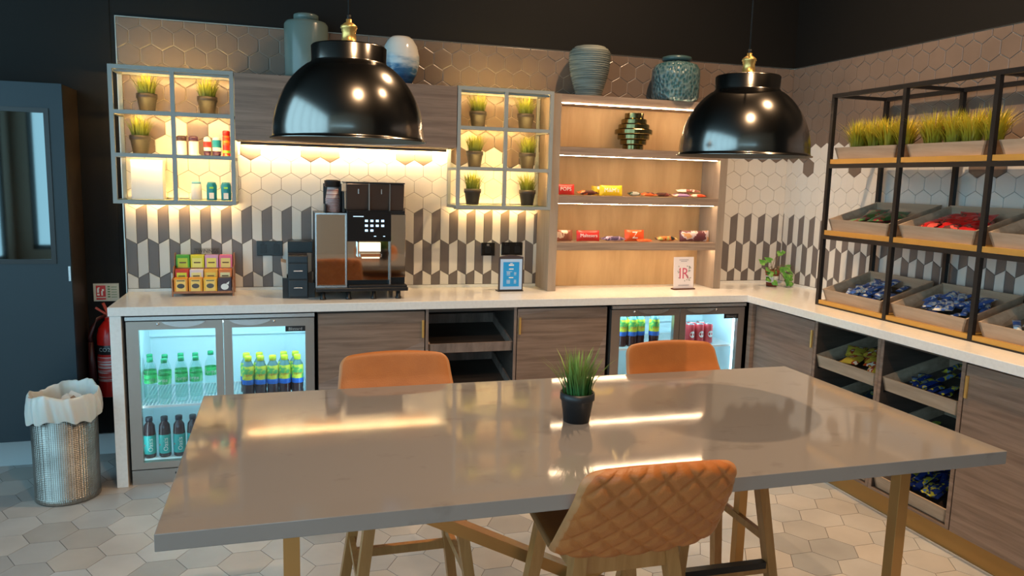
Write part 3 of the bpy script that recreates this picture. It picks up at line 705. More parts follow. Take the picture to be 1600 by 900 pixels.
for bi in range(3):
    yc = (RY[bi]+RY[bi+1])/2 + .006
    for u in (.165,.055,-.055,-.165):
        if bi == 2 and u == .165: continue
        o = rg if k == 0 else dup(rg)
        o.location = (RX0+.105+(.01 if k % 2 else 0), yc+u, 1.748+.0125+.0); o.rotation_euler = (0,0,k*.9); k += 1
        o['label'] = f'yellow-green faux grass clump in the top-shelf tray {pos_w[bi]}'; o['group'] = f'grass clumps in the tray {pos_w[bi]}'

# ------------------------------------------------------------------ wall boxes, upper cabinet, oak bookcase
M_led_box = emis('led_box', WARM, LED_BOX); M_led_under = emis('led_under', WARM, LED_BOX*.6); M_led_cab = emis('led_cabinet', (1.0,.66,.30), LED_CAB); M_led_oak = emis('led_oak', (1.0,.70,.42), LED_OAK)
BD = -.28
def wall_box(x0, x1, label, shelves):
    z0, z1 = 1.414, 2.105; t = thing('display_box_shelf', label, 'shelf', (x0,-.011,z0)); b = .020; xm = (x0+x1)/2; yk = -.0112
    m = MB()
    for y0_, y1_ in ((BD, BD+.02), (yk-.014, yk)):
        m.box((x0,y0_,z0),(x0+b,y1_,z1)).box((x1-b,y0_,z0),(x1,y1_,z1)).box((x0+b,y0_,z1-b),(x1-b,y1_,z1)).box((x0+b,y0_,z0),(x1-b,y1_,z0+b-.002))
        if y0_ == BD:
            m.box((xm-b/2,y0_,z0+b-.002),(xm+b/2,y1_,z1-b))
            for zs in shelves: m.box((x0+b,y0_,zs-b),(xm-b/2,y1_,zs-.0005)).box((xm+b/2,y0_,zs-b),(x1-b,y1_,zs-.0005))
    for xx in (x0, x1-b):   # depth rails
        for zz in (z0, z1-b): m.box((xx,BD+.02,zz),(xx+b,yk-.014,zz+b-.002))
        for zs in shelves: m.box((xx,BD+.02,zs-b),(xx+b,yk-.014,zs-.0062))
    build('frame', m, M_boxmetal, t)
    s = MB().box((x0+.002,BD+.001,z1),(x1-.002,yk,z1+.004)); build('top_panel', s, M_glass_shelf, t)
    for zs in list(shelves) + [z0+b]:
        g = build('glass_shelf', MB().box((x0+b+.001,BD+.021,zs-.006),(x1-b-.001,yk-.015,zs)), M_glass_shelf, t)
        build('glass_edge', MB().box((x0+b+.001,BD+.0205,zs-.006),(x1-b-.001,BD+.021,zs)), M_glass_edge, g)
    tops = [z1-b] + [zs-.0065 for zs in shelves]
    for q, zt in enumerate(tops):
        ls = build('light_strip', MB().box((x0+b+.004,BD+.022,zt-.012),(x1-b-.004,BD+.030,zt-.001)), M_boxmetal, t)
        build('light_tape', MB().box((x0+b+.006,BD+.0302,zt-.011),(x1-b-.006,BD+.0320,zt-.002)), M_led_box, ls)
    ls = build('light_strip', MB().box((x0+.03,-.074,z0-.013),(x1-.03,-.066,z0-.0005)), M_boxmetal, t)
    build('light_tape', MB().box((x0+.032,-.0658,z0-.012),(x1-.032,-.064,z0-.003)), M_led_under, ls)
    return t
wall_box(.002, .592, 'grey metal six-cell wall box with warm lights at the left, holding toiletries', (1.885,1.670))
wall_box(1.786, 2.362, 'grey metal six-cell wall box with warm lights, right of the upper cabinet', (1.885,1.655))
uc = thing('upper_cabinet', 'long grey-brown laminate upper cabinet between the two lit wall boxes', 'cabinet', (.594,-.011,1.755))
build('body', MB().box((.595,-.262,1.757),(1.783,-.0112,2.098)), M_lam_dk, uc)
for a, b in ((.596,1.188),(1.191,1.782)): build('door', MB().box((a,-.280,1.757),(b,-.2625,2.100)), M_lam, uc, bevel=.001)
ls = build('light_strip', MB().box((.61,-.070,1.741),(1.768,-.060,1.7565)), M_lam_dk, uc)
build('light_tape', MB().box((.612,-.0598,1.743),(1.766,-.058,1.7555)), M_led_cab, ls)

ok = thing('oak_bookcase', 'tall oak open shelf unit with lit shelves standing on the worktop near the corner', 'shelf unit', (2.372,-.012,ZC))
OX0, OX1, OY, OT = 2.366, 3.560, -.258, 2.098; pw = .052
build('side_panel', MB().box((OX0,OY,ZC+.0005),(OX0+pw,-.022,OT)), M_oak_g, ok, bevel=.001)
build('side_panel', MB().box((OX1-pw,OY,ZC+.0005),(OX1,-.022,OT)), M_oak_g, ok, bevel=.001)
build('back_panel', MB().box((OX0+pw,-.036,ZC+.0005),(OX1-pw,-.022,OT-.045)), M_oak, ok)
build('top_panel', MB().box((OX0+pw,OY+.001,OT-.050),(OX1-pw,-.022,OT)), M_oak_h, ok)
for q, (zt, th, name) in enumerate(((1.792,.050,''),(1.502,.048,''),(1.218,.048,''))):
    s = build('shelf', MB().box((OX0+pw,OY+.002,zt-th),(OX1-pw,-.036,zt)), M_oak_h, ok)
    build('light_strip', MB().box((OX0+pw+.01,OY+.020,zt-th-.0018),(OX1-pw-.01,OY+.027,zt-th-.0003)) if q == 0 else MB().box((OX0+pw+.01,OY+.034,zt-th-.0018),(OX1-pw-.01,OY+.040,zt-th-.0003)), M_led_oak, s)
build('light_strip', MB().box((OX0+pw+.004,OY-.001,OT-.0545),(OX1-pw-.004,OY+.006,OT-.050)), M_led_oak, ok)

# ------------------------------------------------------------------ vases on top
TB = 2.1005
M_jar = mat('sage_ceramic', (.16,.21,.19), .22, noise=((2,2,6), .3, .7, (.13,.18,.165)))
t = tag(build('ginger_jar', MB().lathe([(0,0),(.100,0),(.112,.008),(.115,.02),(.117,.285),(.108,.302),(.080,.308),(.058,.309),(.058,.315),(.066,.318),(.067,.338),(.060,.344),(0,.345)],(0,0,0),48), M_jar, local=True, origin=(.965,-.145,TB)), 'tall sage green lidded ceramic jar on the upper cabinet, behind the left pendant', 'jar')
me_ = mat('cream_blue_glaze', (.70,.66,.60), .15)
nt = me_.node_tree; P_ = nt.nodes['Principled BSDF']; tc = nt.nodes.new('ShaderNodeTexCoord'); sx = nt.nodes.new('ShaderNodeSeparateXYZ'); nz = nt.nodes.new('ShaderNodeTexNoise')
mp = nt.nodes.new('ShaderNodeMapping'); mp.inputs['Scale'].default_value = (10,10,40); mp.inputs['Rotation'].default_value = (0,.5,0); nz.inputs['Scale'].default_value = 1; nz.inputs['Detail'].default_value = 5
ad = nt.nodes.new('ShaderNodeMath'); ad.operation = 'MULTIPLY_ADD'; ad.inputs[1].default_value = .20; cr = nt.nodes.new('ShaderNodeValToRGB')
nt.links.new(tc.outputs['Object'], sx.inputs[0]); nt.links.new(tc.outputs['Object'], mp.inputs[0]); nt.links.new(mp.outputs[0], nz.inputs['Vector'])
nt.links.new(nz.outputs[0], ad.inputs[0]); nt.links.new(sx.outputs[2], ad.inputs[2]); nt.links.new(ad.outputs[0], cr.inputs[0])
e0, e1 = cr.color_ramp.elements; e0.position = .10; e0.color = (.01,.035,.10,1); e1.position = .27; e1.color = (.70,.67,.62,1)
e = cr.color_ramp.elements.new(.17); e.color = (.03,.13,.26,1); e = cr.color_ramp.elements.new(.21); e.color = (.35,.42,.48,1)
nt.links.new(cr.outputs[0], P_.inputs['Base Color'])
tag(build('egg_vase', MB().lathe([(0,0),(.045,0),(.062,.01),(.088,.06),(.104,.12),(.104,.16),(.092,.215),(.070,.252),(.052,.266),(.046,.266),(.050,.255),(.040,.24),(0,.235)],(0,0,0),48), me_, local=True, origin=(1.482,-.145,TB)), 'egg-shaped cream vase with blue brushed glaze on the upper cabinet', 'vase')
def ribbed(c=(0,0,0)):
    prof = [(0,0),(.070,0),(.078,.006)]
    n = 24
    for i in range(n*3+1):
        t = i/(n*3); z = .008+t*.288; r = .078+.046*math.sin(min(1,t*1.28)*PI/2)**1.1 - (.034*max(0,(t-.84)/.16)**2.2); r += .0042*math.cos(2*PI*i/3); prof.append((r,z))
    return prof + [(.080,.300),(.074,.300),(.074,.28),(0,.27)]
tag(build('ribbed_vase', MB().lathe(ribbed(),(0,0,0),48), mat('ribbed_ceramic', (.25,.26,.22), .7, noise=((6,6,150), .45, .6, (.13,.145,.125))), local=True, origin=(2.632,-.140,TB-.002)), 'tall ribbed grey-green vase on top of the oak bookcase', 'vase')
# teal jar with woven relief
mb = MB(); prof = [(0,0),(.125,0),(.140,.010),(.148,.03),(.150,.16),(.147,.20),(.128,.228),(.090,.243),(.070,.247),(.068,.250),(.088,.254),(.094,.264),(.090,.276),(.070,.282),(0,.284)]
mj = mat('teal_glaze', (.035,.115,.125), .2)
nt = mj.node_tree; P_ = nt.nodes['Principled BSDF']; tc = nt.nodes.new('ShaderNodeTexCoord'); vr = nt.nodes.new('ShaderNodeTexVoronoi'); vr.inputs['Scale'].default_value = 1
mp = nt.nodes.new('ShaderNodeMapping'); mp.inputs['Scale'].default_value = (58,58,44); crj = nt.nodes.new('ShaderNodeValToRGB'); bpj = nt.nodes.new('ShaderNodeBump'); bpj.inputs['Strength'].default_value = .8; bpj.inputs['Distance'].default_value = .01
crj.color_ramp.elements[0].color = (.022,.085,.10,1); crj.color_ramp.elements[0].position = .25; crj.color_ramp.elements[1].color = (.13,.20,.20,1); crj.color_ramp.elements[1].position = .75
nt.links.new(tc.outputs['Object'], mp.inputs[0]); nt.links.new(mp.outputs[0], vr.inputs['Vector']); nt.links.new(vr.outputs['Distance'], crj.inputs[0]); nt.links.new(crj.outputs[0], P_.inputs['Base Color']); nt.links.new(vr.outputs['Distance'], bpj.inputs['Height']); nt.links.new(bpj.outputs[0], P_.inputs['Normal'])
tj = thing('ginger_jar', 'round teal jar with woven relief and lid on top of the oak bookcase', 'jar', (3.215,-.150,TB-.002))
build('jar_body', MB().lathe(prof[:9]+[(0,.247)],(0,0,0),48), mj, tj, local=True)
build('lid', MB().lathe([(0,.247)]+prof[9:],(0,0,0),40), mat('teal_lid_glaze', (.05,.10,.105), .3), tj, local=True)
# stepped metallic vase
pr = [(0,0),(.045,0)]; rs = [.066,.083,.100,.118,.097,.080]; hh = .0315
pr = [(0,0)]
for i, r in enumerate(rs): pr += [(r-.004,i*hh),(r,i*hh+.004),(r,(i+1)*hh-.005),(r-.004,(i+1)*hh-.001)]
pr += [(.058,.190),(.060,.194),(.060,.224),(.053,.224),(.050,.20),(0,.19)]
tag(build('stepped_vase', MB().lathe([(r,z) for r,z in pr],(0,0,0),48, smooth=False), mat('olive_lustre', (.20,.165,.07), .10, 1), local=True, origin=(2.944,-.145,1.7925)), 'shiny metallic vase of stacked stepped rings on the upper oak shelf', 'vase')

# ------------------------------------------------------------------ pendants
def pendant(x, y, label):
    z0 = 1.682; R = .216
    t = thing('pendant_lamp', label, 'pendant lamp', (x,y,z0), group='black dome pendants over the table')
    pf = [(R+.004,0),(R+.004,.003),(R-.002,.004),(R-.004,.010)]
    for i in range(1, 15):
        a = i/14*math.radians(62); pf.append(((R-.004)*math.cos(a)**.92, .010+.205*math.sin(a)/math.sin(math.radians(62))*1.0))
    pf = [(r, z) for r, z in pf if r > .108]; zt = pf[-1][1]
    zt = .212; pf.append((.108,zt)); pf += [(.104,zt+.006),(.105,zt+.046),(.101,zt+.050),(0,zt+.050)]
    sh = build('shade', MB().lathe(pf,(0,0,0),64), M_shade, t, local=True)
    inner = [(R,.0005)] + [(max(r-.004,.001), z-.003) for r, z in pf[3:-4]] + [(0,zt-.01)]
    build('shade_lining', MB().lathe(inner,(0,0,0),64), M_shade_in, sh, local=True)
    zb = zt+.050
    build('lamp_holder', MB().lathe([(0,zb),(.026,zb),(.026,zb+.010),(.021,zb+.013),(.019,zb+.040),(.021,zb+.042),(.021,zb+.048),(.024,zb+.050),(.022,zb+.056),(.012,zb+.064),(.008,zb+.066),(.008,zb+.074),(0,zb+.074)],(0,0,0),32), M_brass, t, local=True)
    build('cord', MB().tube([(0,0,zb+.072),(0,0,zb+.086)],.0055,12).tube([(0,0,zb+.084),(0,0,H_CEIL-z0)],.0028,8), M_cord, t, local=True)
    build('bulb', MB().lathe([(0,.07),(.02,.075),(.030,.095),(.028,.12),(.014,.15),(.013,.20),(0,.20)],(0,0,0),20), mat('bulb_glass',(.8,.75,.65),.2), t, local=True)
pendant(1.018, -2.33, 'black metal dome pendant with brass fitting, the left one, in front of the upper cabinet')
pendant(2.315, -2.33, 'black metal dome pendant with brass fitting, the right one, in front of the oak bookcase')

# ------------------------------------------------------------------ table
TX_0, TX_1, TY_0, TY_1 = .590, 2.680, -3.105, -2.150
tt = thing('high_table', 'large counter-height table with polished grey quartz top and brass legs', 'table', ((TX_0+TX_1)/2,(TY_0+TY_1)/2,0))
build('tabletop', MB().box((TX_0,TY_0,.864),(TX_1,TY_1,.900)), M_table, tt, bevel=.0015)
LX = (.840,2.440); LY = (-3.000,-2.275)
for x in LX:
    for y in LY: build('leg', MB().box((x-.017,y-.017,0),(x+.017,y+.017,.840)), M_brass_p, tt, bevel=.001)
m = MB()
for y in LY: m.box((LX[0]-.017,y-.017,.840),(LX[1]+.017,y+.017,.864))
for x in LX: m.box((x-.017,LY[0]+.017,.840),(x+.017,LY[1]-.017,.864))
for x in LX: m.box((x-.015,LY[0]+.017,.0),(x+.015,LY[1]-.017,.02))
build('frame', m, M_brass_p, tt)
for s_ in (1,-1):
    xa, xb = (LX[0],LX[1]) if s_ == 1 else (LX[1],LX[0]); yy = -2.6375 + .0175*s_
    build('cross_brace', MB().bar((xa+.02*s_,yy,.835), (xb-.02*s_,yy,.035), .034, .05, up=(0,1,0)), M_brass_p, tt)

# ------------------------------------------------------------------ stools
def stool_shell(quilt=True):
    # centre line of the seat-and-back profile in (y, z); +y is the seat front
    pts = []
    def seg(p, q, n):
        for i in range(n): t = i/n; pts.append((p[0]+(q[0]-p[0])*t, p[1]+(q[1]-p[1])*t))
    y_f, z_f = .215, .738
    seg((y_f,z_f), (-.150,.716), 26)
    cy, cz, r = -.150, .768, .052     # bend
    for i in range(16):
        a = -PI/2 - i/15*math.radians(62); pts.append((cy + r*math.cos(a), cz + r*math.sin(a)))
    p = pts[-1]; k1_ = (-.282, .880); q = (-.318, .966); seg(p, k1_, 18); seg(k1_, q, 12); pts.append(q)
    for _ in range(3): pts[1:-1] = [((a[0]+2*b[0]+c[0])/4, (a[1]+2*b[1]+c[1])/4) for a, b, c in zip(pts, pts[1:], pts[2:])]
    # arc length
    S = [0]
    for a, b in zip(pts, pts[1:]): S.append(S[-1] + math.hypot(b[0]-a[0], b[1]-a[1]))
    T = S[-1]
    def at(s):
        for i in range(len(S)-1):
            if s <= S[i+1] or i == len(S)-2:
                t = (s-S[i])/(S[i+1]-S[i]); a, b = pts[i], pts[i+1]
                d = Vector((b[0]-a[0], b[1]-a[1])).normalized(); return (a[0]+(b[0]-a[0])*t, a[1]+(b[1]-a[1])*t), d
    sb = S[42]
    def half(s):
        # half width along the path: narrower front and top, rounded ends
        if s < sb: w = .200 + .014*min(1, s/sb)
        else: w = .214 - .027*((s-sb)/(T-sb))
        e = min(s, T-s); rc = .042
        if e < rc: w -= rc*(1-math.sqrt(max(0,1-(1-e/rc)**2)))
        return w
    nu, nv = 150, 110; TH = .014
    def P(u, v, side):
        s = T*(.5-.5*math.cos(PI*u)) if False else T*u
        e = min(s, T-s); uu = 2*v-1; w = half(s)
        (y, z), d = at(s); nrm = Vector((-d.y, d.x))       # to the inside (up / front) when walking front to back? fix sign below
        x = uu*w
        # inside normal: on the seat it points up
        n2 = Vector((d.y, -d.x)); n2 = n2 if True else n2
        dish = .018*(uu*uu)                                 # edges lifted: slight bucket
        edge = (1-abs(uu)**6)**.5 * (1-(1-min(1,e/.02))**2)**.5
        off = side*TH*edge
        if quilt and side < 0:
            a = (x/.072 + s/.072); b = (x/.072 - s/.072)
            q = min(abs((a % 1)-.5), abs((b % 1)-.5))*2     # 0 at the middle of cell lines
            q = min(abs((a+.5) % 1 - .5), abs((b+.5) % 1 - .5))*2
            off -= .008*(min(1, q*1.9)**.55)*min(1, edge*1.2)
        top_lift = .014*(1-uu*uu)*max(0,(s-T*.75)/(T*.25))
        return (x, y + n2.x*(off+dish*(1 if s < sb else .8)), z + n2.y*(off+dish) + top_lift)
    mb = MB()
    mb.grid(lambda u,v: P(u,v,1), nu, nv, 0); mb.grid(lambda u,v: P(u,v,-1), nu, nv, 0)
    for q_ in range(len(mb.m)):
        j_ = (q_ % (nu*nv)) % nv
        if j_ < 3 or j_ >= nv-3: mb.m[q_] = 1
    return mb
def make_stool():
    t = thing('bar_stool', '', 'stool')
    # sign convention: n2 must point up on the seat
    so = build('seat_shell', stool_shell(), [M_leather, M_leather_e], t, local=True, fix=True)
    for sx in (-1,1):
        for sy in (-1,1):
            p = (sx*.118, (.140 if sy > 0 else -.120), .700); q = (sx*.215, (.205 if sy > 0 else -.215), 0)
            build('leg', MB().bar(q, p, .030, .036, w2=.034), M_ash, t, local=True)
    def pt(sx, sy, z):
        k = 1 - z/.700; a = (sx*.118, (.140 if sy > 0 else -.120)); b = (sx*.215, (.205 if sy > 0 else -.215)); return (a[0]+(b[0]-a[0])*k, a[1]+(b[1]-a[1])*k, z)
    def pt2(sx, sy, z, ins=.0): p = pt(sx, sy, z); return (p[0]-sx*ins, p[1]-sy*0, p[2])
    m = MB()
    for sy in (-1,1): m.bar(pt2(-1,sy,.665,.015), pt2(1,sy,.665,.015), .022, .050)
    for sx in (-1,1): m.bar(pt(sx,-1,.665), pt(sx,1,.665), .022, .050)
    build('apron', m, M_ash, t, local=True)
    build('rail', MB().bar(pt2(-1,-1,.315,.014), pt2(1,-1,.315,.014), .020, .030), M_ash, t, local=True)
    for sx in (-1,1): build('rail', MB().bar(pt(sx,-1,.375), pt(sx,1,.375), .018, .026), M_ash, t, local=True)
    f = build('foot_rest', MB().bar(pt2(-1,1,.275,.014), pt2(1,1,.275,.014), .024, .034), M_ash, t, local=True)
    a = pt2(-1,1,.295,.020); b = pt2(1,1,.295,.020)
    build('kick_plate', MB().box((a[0],a[1]-.014,.2925),(b[0],a[1]+.014,.298)).box((a[0],a[1]+.0125,.275),(b[0],a[1]+.0145,.298)), M_blackm, f, local=True)
    return t
st = make_stool()
st.location = (1.630,-2.862,0); st.rotation_euler = (0,0,math.radians(-1)); st['label'] = 'tan quilted leather stool in front of the table with its back to the viewer'
st['group'] = 'tan leather stools round the table'
s2 = dup(st); s2.location = (1.200,-2.290,0); s2.rotation_euler = (0,0,PI); s2['label'] = 'tan leather stool tucked in on the far side of the table, below the coffee machine'
s3 = dup(st); s3.location = (2.265,-2.290,0); s3.rotation_euler = (0,0,PI-.02); s3['label'] = 'tan leather stool on the far side of the table, in front of the corner cooler'

# ------------------------------------------------------------------ coffee machine
cm = thing('coffee_machine', 'chrome and black bean-to-cup coffee machine with touch screen on the worktop', 'coffee machine', (1.23,-.25,ZC))
yF, yB = -.415, -.06
fm_ = MB()
for x in (1.030,1.165,1.300,1.435):
    for y in (yF-.01, yB-.05): fm_.lathe([(0,0),(.017,0),(.016,.010),(.012,.014),(.012,.045),(0,.045)],(x,y,ZC+.0005),14)
build('feet', fm_, M_black, cm)
build('base', MB().box((.992,yF-.035,.965),(1.486,yB,.985)), M_black, cm, bevel=.003)
build('drip_tray', MB().box((1.165,yF-.033,.985),(1.480,yF+.02,.998)), M_blackm, cm, bevel=.002)
lm = build('milk_cooler', MB().box((.994,yF,.985),(1.152,yB,1.382)), M_black, cm)
build('door', MB().box((.998,yF-.010,.998),(1.150,yF-.001,1.378)), M_chrome, lm, bevel=.002)
build('frame', MB().box((.992,yF-.014,.986),(.999,yF-.001,1.386)).box((1.149,yF-.014,.986),(1.156,yF-.001,1.386)).box((.999,yF-.014,1.378),(1.149,yF-.001,1.386)).box((.999,yF-.014,.986),(1.149,yF-.001,.996)), M_steel_l, lm)
bd = build('body', MB().box((1.158,yF+.03,.985),(1.475,yB,1.386)), M_black, cm)
build('front_panel', MB().box((1.158,yF+.012,1.02),(1.385,yF+.030,1.235)).box((1.394,yF+.005,1.035),(1.475,yF+.030,1.382)), M_chrome, cm, bevel=.002)
build('divider', MB().box((1.386,yF-.004,.998),(1.393,yF+.030,1.235)), M_steel_l, cm)
sc_ = build('touch_screen', MB().box((1.156,yF-.018,1.236),(1.392,yF+.028,1.398)), mat('screen_glass', (.008,.008,.010), .08), cm, bevel=.002)
E_ic = emis('screen_icons', (.55,.78,1.0), 1.6)
for r, row in enumerate((4,4,2)):
    for c in range(row): build('screen_icon', MB().box((1.252+c*.029,yF-.0190,1.341-r*.026),(1.268+c*.029,yF-.0182,1.353-r*.026)), E_ic, sc_)
build('screen_heading', MB().box((1.190,yF-.0190,1.368),(1.245,yF-.0182,1.372)), E_ic, sc_)
for a_, b_ in ((1.300,1.312),(1.350,1.360)): build('screen_icon', MB().box((a_,yF-.019,1.262),(b_,yF-.0182,1.266)), E_ic, sc_)
sp = build('spout', MB().box((1.222,yF-.040,1.152),(1.340,yF+.012,1.172)).box((1.210,yF-.02,1.150),(1.222,yF+.012,1.236)), M_chrome, cm, bevel=.003)
build('spout_light', MB().box((1.226,yF-.002,1.180),(1.338,yF+.011,1.228)), emis('spout_glow', (1.0,.78,.48), 2.2), cm)
build('spout_light_bar', MB().box((1.235,yF-.041,1.146),(1.328,yF-.010,1.151)), emis('spout_glow', (1.0,.78,.48), 2.2), sp)
hp = MB()
for i, (a, b) in enumerate(((1.160,1.276),(1.284,1.390),(1.396,1.470))):
    hp = MB().hexa([(a,yF+.05,1.400),(b,yF+.05,1.400),(b,yB-.03,1.400),(a,yB-.03,1.400)], [(a-.002,yF+.035,1.545),(b+.002,yF+.035,1.545),(b+.002,yB-.03,1.545),(a-.002,yB-.03,1.545)])
    h = build('bean_hopper', hp, mat('smoked_hopper', (.055,.035,.028), .12), cm, bevel=.004)
    build('hopper_lid', MB().box((a-.004,yF+.030,1.5455),(b+.004,yB-.025,1.553)), M_black, h, bevel=.002)
    if i < 2: build('latch', MB().box((a+.035,yF+.040,1.512),(a+.066,yF+.046,1.516)).box((a+.060,yF+.038,1.49),(a+.066,yF+.046,1.516)), M_steel_l, h)
build('hopper_base', MB().box((1.158,yF+.035,1.3865),(1.475,yB,1.400)), M_blackm, cm)
build('hopper_divider', MB().box((1.277,yF+.034,1.400),(1.283,yB-.03,1.556)).box((1.391,yF+.038,1.400),(1.395,yB-.03,1.548)), M_steel, cm)
# cup holder and cups
ch = thing('cup_holder', 'black cup rack holding a tilted stack of paper cups on top of the coffee machine', 'cup holder', (1.09,-.30,1.3825))
build('holder', MB().box((1.045,-.225,1.383),(1.145,-.215,1.54)).box((1.045,-.36,1.383),(1.052,-.225,1.43)).box((1.138,-.36,1.383),(1.150,-.225,1.50)).box((1.045,-.36,1.3828),(1.15,-.225,1.3868)), M_black, ch)
cup = build('paper_cup', MB().lathe([(.028,0),(.029,.001),(.038,.060),(.040,.062),(.040,.066),(.037,.066),(.027,.004),(0,.004)],(0,0,0),24), [mat('cup_stripe', (.75,.68,.66), .5, noise=((.1,.1,220), .48, .5, (.28,.12,.12)))], local=True)
cups = []
for i in range(9):
    c = cup if i == 0 else cup.copy()
    if i: COL.objects.link(c)
    c.location = (1.092, -.300, 1.3870+.066+i*.0085); c.rotation_euler = (PI,0,i*.7)
    tag(c, 'striped paper cup in the upside-down stack on the coffee machine', 'cup', 'stacked paper cups')
build('top_cover', MB().lathe([(0,0),(.036,0),(.043,.004),(.043,.030),(.046,.034),(.030,.040),(0,.040)],(1.090,-.300,1.5215),24), M_black, ch)

# ------------------------------------------------------------------ black organiser with napkins, spoons
og = thing('drawer_organiser', 'black stepped drawer organiser left of the coffee machine', 'organiser', (.90,-.25,ZC))
ox0, ox1, oyf, oyb = .852, .955, -.365, -.07
m = MB().box((ox0,oyf+.004,ZC+.0005),(ox1,oyb,1.152)).box((ox0,-.20,1.152),(ox1+.03,oyb,1.216)).box((ox0+.004,-.300,1.152),(ox1-.002,-.200,1.156))
build('body', m, M_black, og, bevel=.002)
build('side_pocket', MB().box((.822,oyf+.01,ZC+.0005),(.8515,oyf+.018,1.03)).box((.822,-.22,ZC+.0005),(.8515,-.212,1.03)).box((.822,oyf+.018,ZC+.0005),(.830,-.22,1.03)), M_black, og)
build('side_pocket', MB().box((.9555,oyf+.03,ZC+.0005),(.990,oyf+.038,1.00)).box((.983,oyf+.038,ZC+.0005),(.990,-.22,1.00)), M_black, og)
for k, (z0, z1) in enumerate(((.932,1.020),(1.026,1.110),(1.116,1.150))):
    d = build('drawer', MB().box((ox0+.003,oyf-.004,z0),(ox1-.003,oyf+.0035,z1)), mat('organiser_navy_black', (.022,.032,.042), .38), og, bevel=.002)
    if k < 2: build('handle', MB().box((ox0+.028,oyf-.012,(z0+z1)/2),(ox1-.028,oyf-.0042,(z0+z1)/2+.005)), M_steel_l, d, bevel=.001)
tag(build('napkin', MB().hexa([(.832,-.335,.945),(.846,-.335,.945),(.846,-.24,.945),(.832,-.24,.945)], [(.815,-.345,1.118),(.842,-.345,1.112),(.842,-.24,1.118),(.815,-.24,1.125)]), mat('napkin_paper', (.62,.48,.38), .8)), 'brown paper napkins sticking up from the organiser side pocket', 'napkins')
st_ = thing('stir_stick_bundle', 'bundle of wooden stirrers lying in the gap by the coffee machine', 'stirrers', (.97,-.45,.95))
COL.objects.unlink(st_); bpy.data.objects.remove(st_)

# ------------------------------------------------------------------ tea rack
tr = thing('tea_rack', 'wooden stepped rack of colourful tea boxes on the left of the worktop', 'rack', (.40,-.15,ZC))
M_tw = wood('rack_wood', (.30,.11,.045), (.42,.17,.075), (30,8,8), .45)
xa, xb = .262, .560
sidep = [(-.235,ZC+.0005),(-.215,ZC+.0005),(-.212,ZC+.012),(-.078,ZC+.012),(-.075,ZC+.0005),(-.055,ZC+.0005),(-.055,1.140),(-.095,1.140),(-.105,1.075),(-.165,1.070),(-.175,1.020),(-.235,1.010)]
for x in (xa-.006, xb): build('side_panel', MB().prism(sidep,'x',x,x+.006), M_tw, tr)
m = MB()
for k, (y, z) in enumerate(((-.232,.942),(-.172,.985),(-.112,1.052))): m.box((xa,y,z-.006),(xb,y+.055,z)); m.box((xa,y-.0,z),(xb,y+.003,z+.010 if k else z+.006))
m.box((xa,-.062,.95),(xb,-.056,1.12)); build('tier', m, M_tw, tr)
build('name_board', MB().box((.352,-.0600,1.120),(.486,-.0585,1.166)), glassy('acrylic', (.90,.89,.88), .04), tr)
tx = text('lettering', 'TWININGS', .030, facing(.419-.40, -.0606+.15, 1.148-ZC), M_lk, tr, sx=.82)
build('name_line', MB().box((.342,-.0612,1.128),(.494,-.0600,1.131)), M_lk, tr)
cols = [[((.10,.42,.03),(.50,.60,.02),'green'),((.72,.66,.03),(.82,.76,.20),'yellow'),((.62,.34,.52),(.80,.72,.15),'lilac and yellow'),((.75,.16,.28),(.80,.66,.22),'pink and yellow')],
        [((.58,.035,.015),(.70,.35,.08),'red'),((.72,.62,.66),(.80,.74,.30),'white and cream'),((.82,.42,.05),(.75,.60,.12),'amber'),((.78,.20,.05),(.85,.72,.38),'orange-red and cream')],
        [((.85,.30,.02),(.06,.06,.06),'orange with black oval'),((.85,.34,.02),(.10,.08,.07),'orange with brown oval'),((.88,.45,.03),(.10,.09,.08),'yellow-orange with dark oval'),((.055,.035,.05),(.75,.75,.78),'dark purple with white cup')]]
rown = ['top','middle','bottom']
for r in range(3):
    for c in range(4):
        a, b, nm = cols[r][c]; y, z = ((-.108,1.0525),(-.168,.9855),(-.228,.9425))[r]; hgt = (.078,.072,.076)[r]; w = .068; x = xa + .0045 + c*.0735
        t = thing('tea_box', f'{nm} tea box in the {rown[r]} row of the tea rack', 'tea box', (x,y,z), group='tea boxes in the rack')
        build('carton', MB().box((x,y,z),(x+w,y+.046,z+hgt)), mat(f'carton_{nm}'.replace(' ','_'), a, .45), t, bevel=.001)
        mb_ = MB()
        if r == 2 and c == 3:
            n = 14; mb_.prism([(x+.034+.020*math.cos(2*PI*i/n), z+.028+.017*math.sin(2*PI*i/n)) for i in range(n)],'y',y-.0012,y-.0002).prism([(x+.040,z+.045),(x+.058,z+.058),(x+.054,z+.040)],'y',y-.0012,y-.0002)
            build('cup_print', mb_, M_lw, t)
        elif r == 2:
            build('label_panel', MB().box((x+.010,y-.0008,z+.006),(x+w-.010,y-.0002,z+hgt-.008)), mat('label_amber', (.90,.60,.16), .5), t)
            n = 16; mb_.prism([(x+.034+.019*math.cos(2*PI*i/n), z+.034+.013*math.sin(2*PI*i/n)) for i in range(n)],'y',y-.0014,y-.0009).box((x+.014,y-.0014,z+.060),(x+.054,y-.0009,z+.065))
            build('oval_print', mb_, mat(f'oval_{c}', b, .5), t)
        else:
            build('label_panel', MB().box((x+.008,y-.0008,z+.010),(x+w-.010,y-.0002,z+hgt-.016)), mat(f'label_{r}_{c}', b if c else (.62,.70,.05), .5), t)
            build('label_print', MB().box((x+.016,y-.0014,z+.034),(x+w-.018,y-.0009,z+.041)), mat('print_brown', (.18,.10,.04), .5), t)

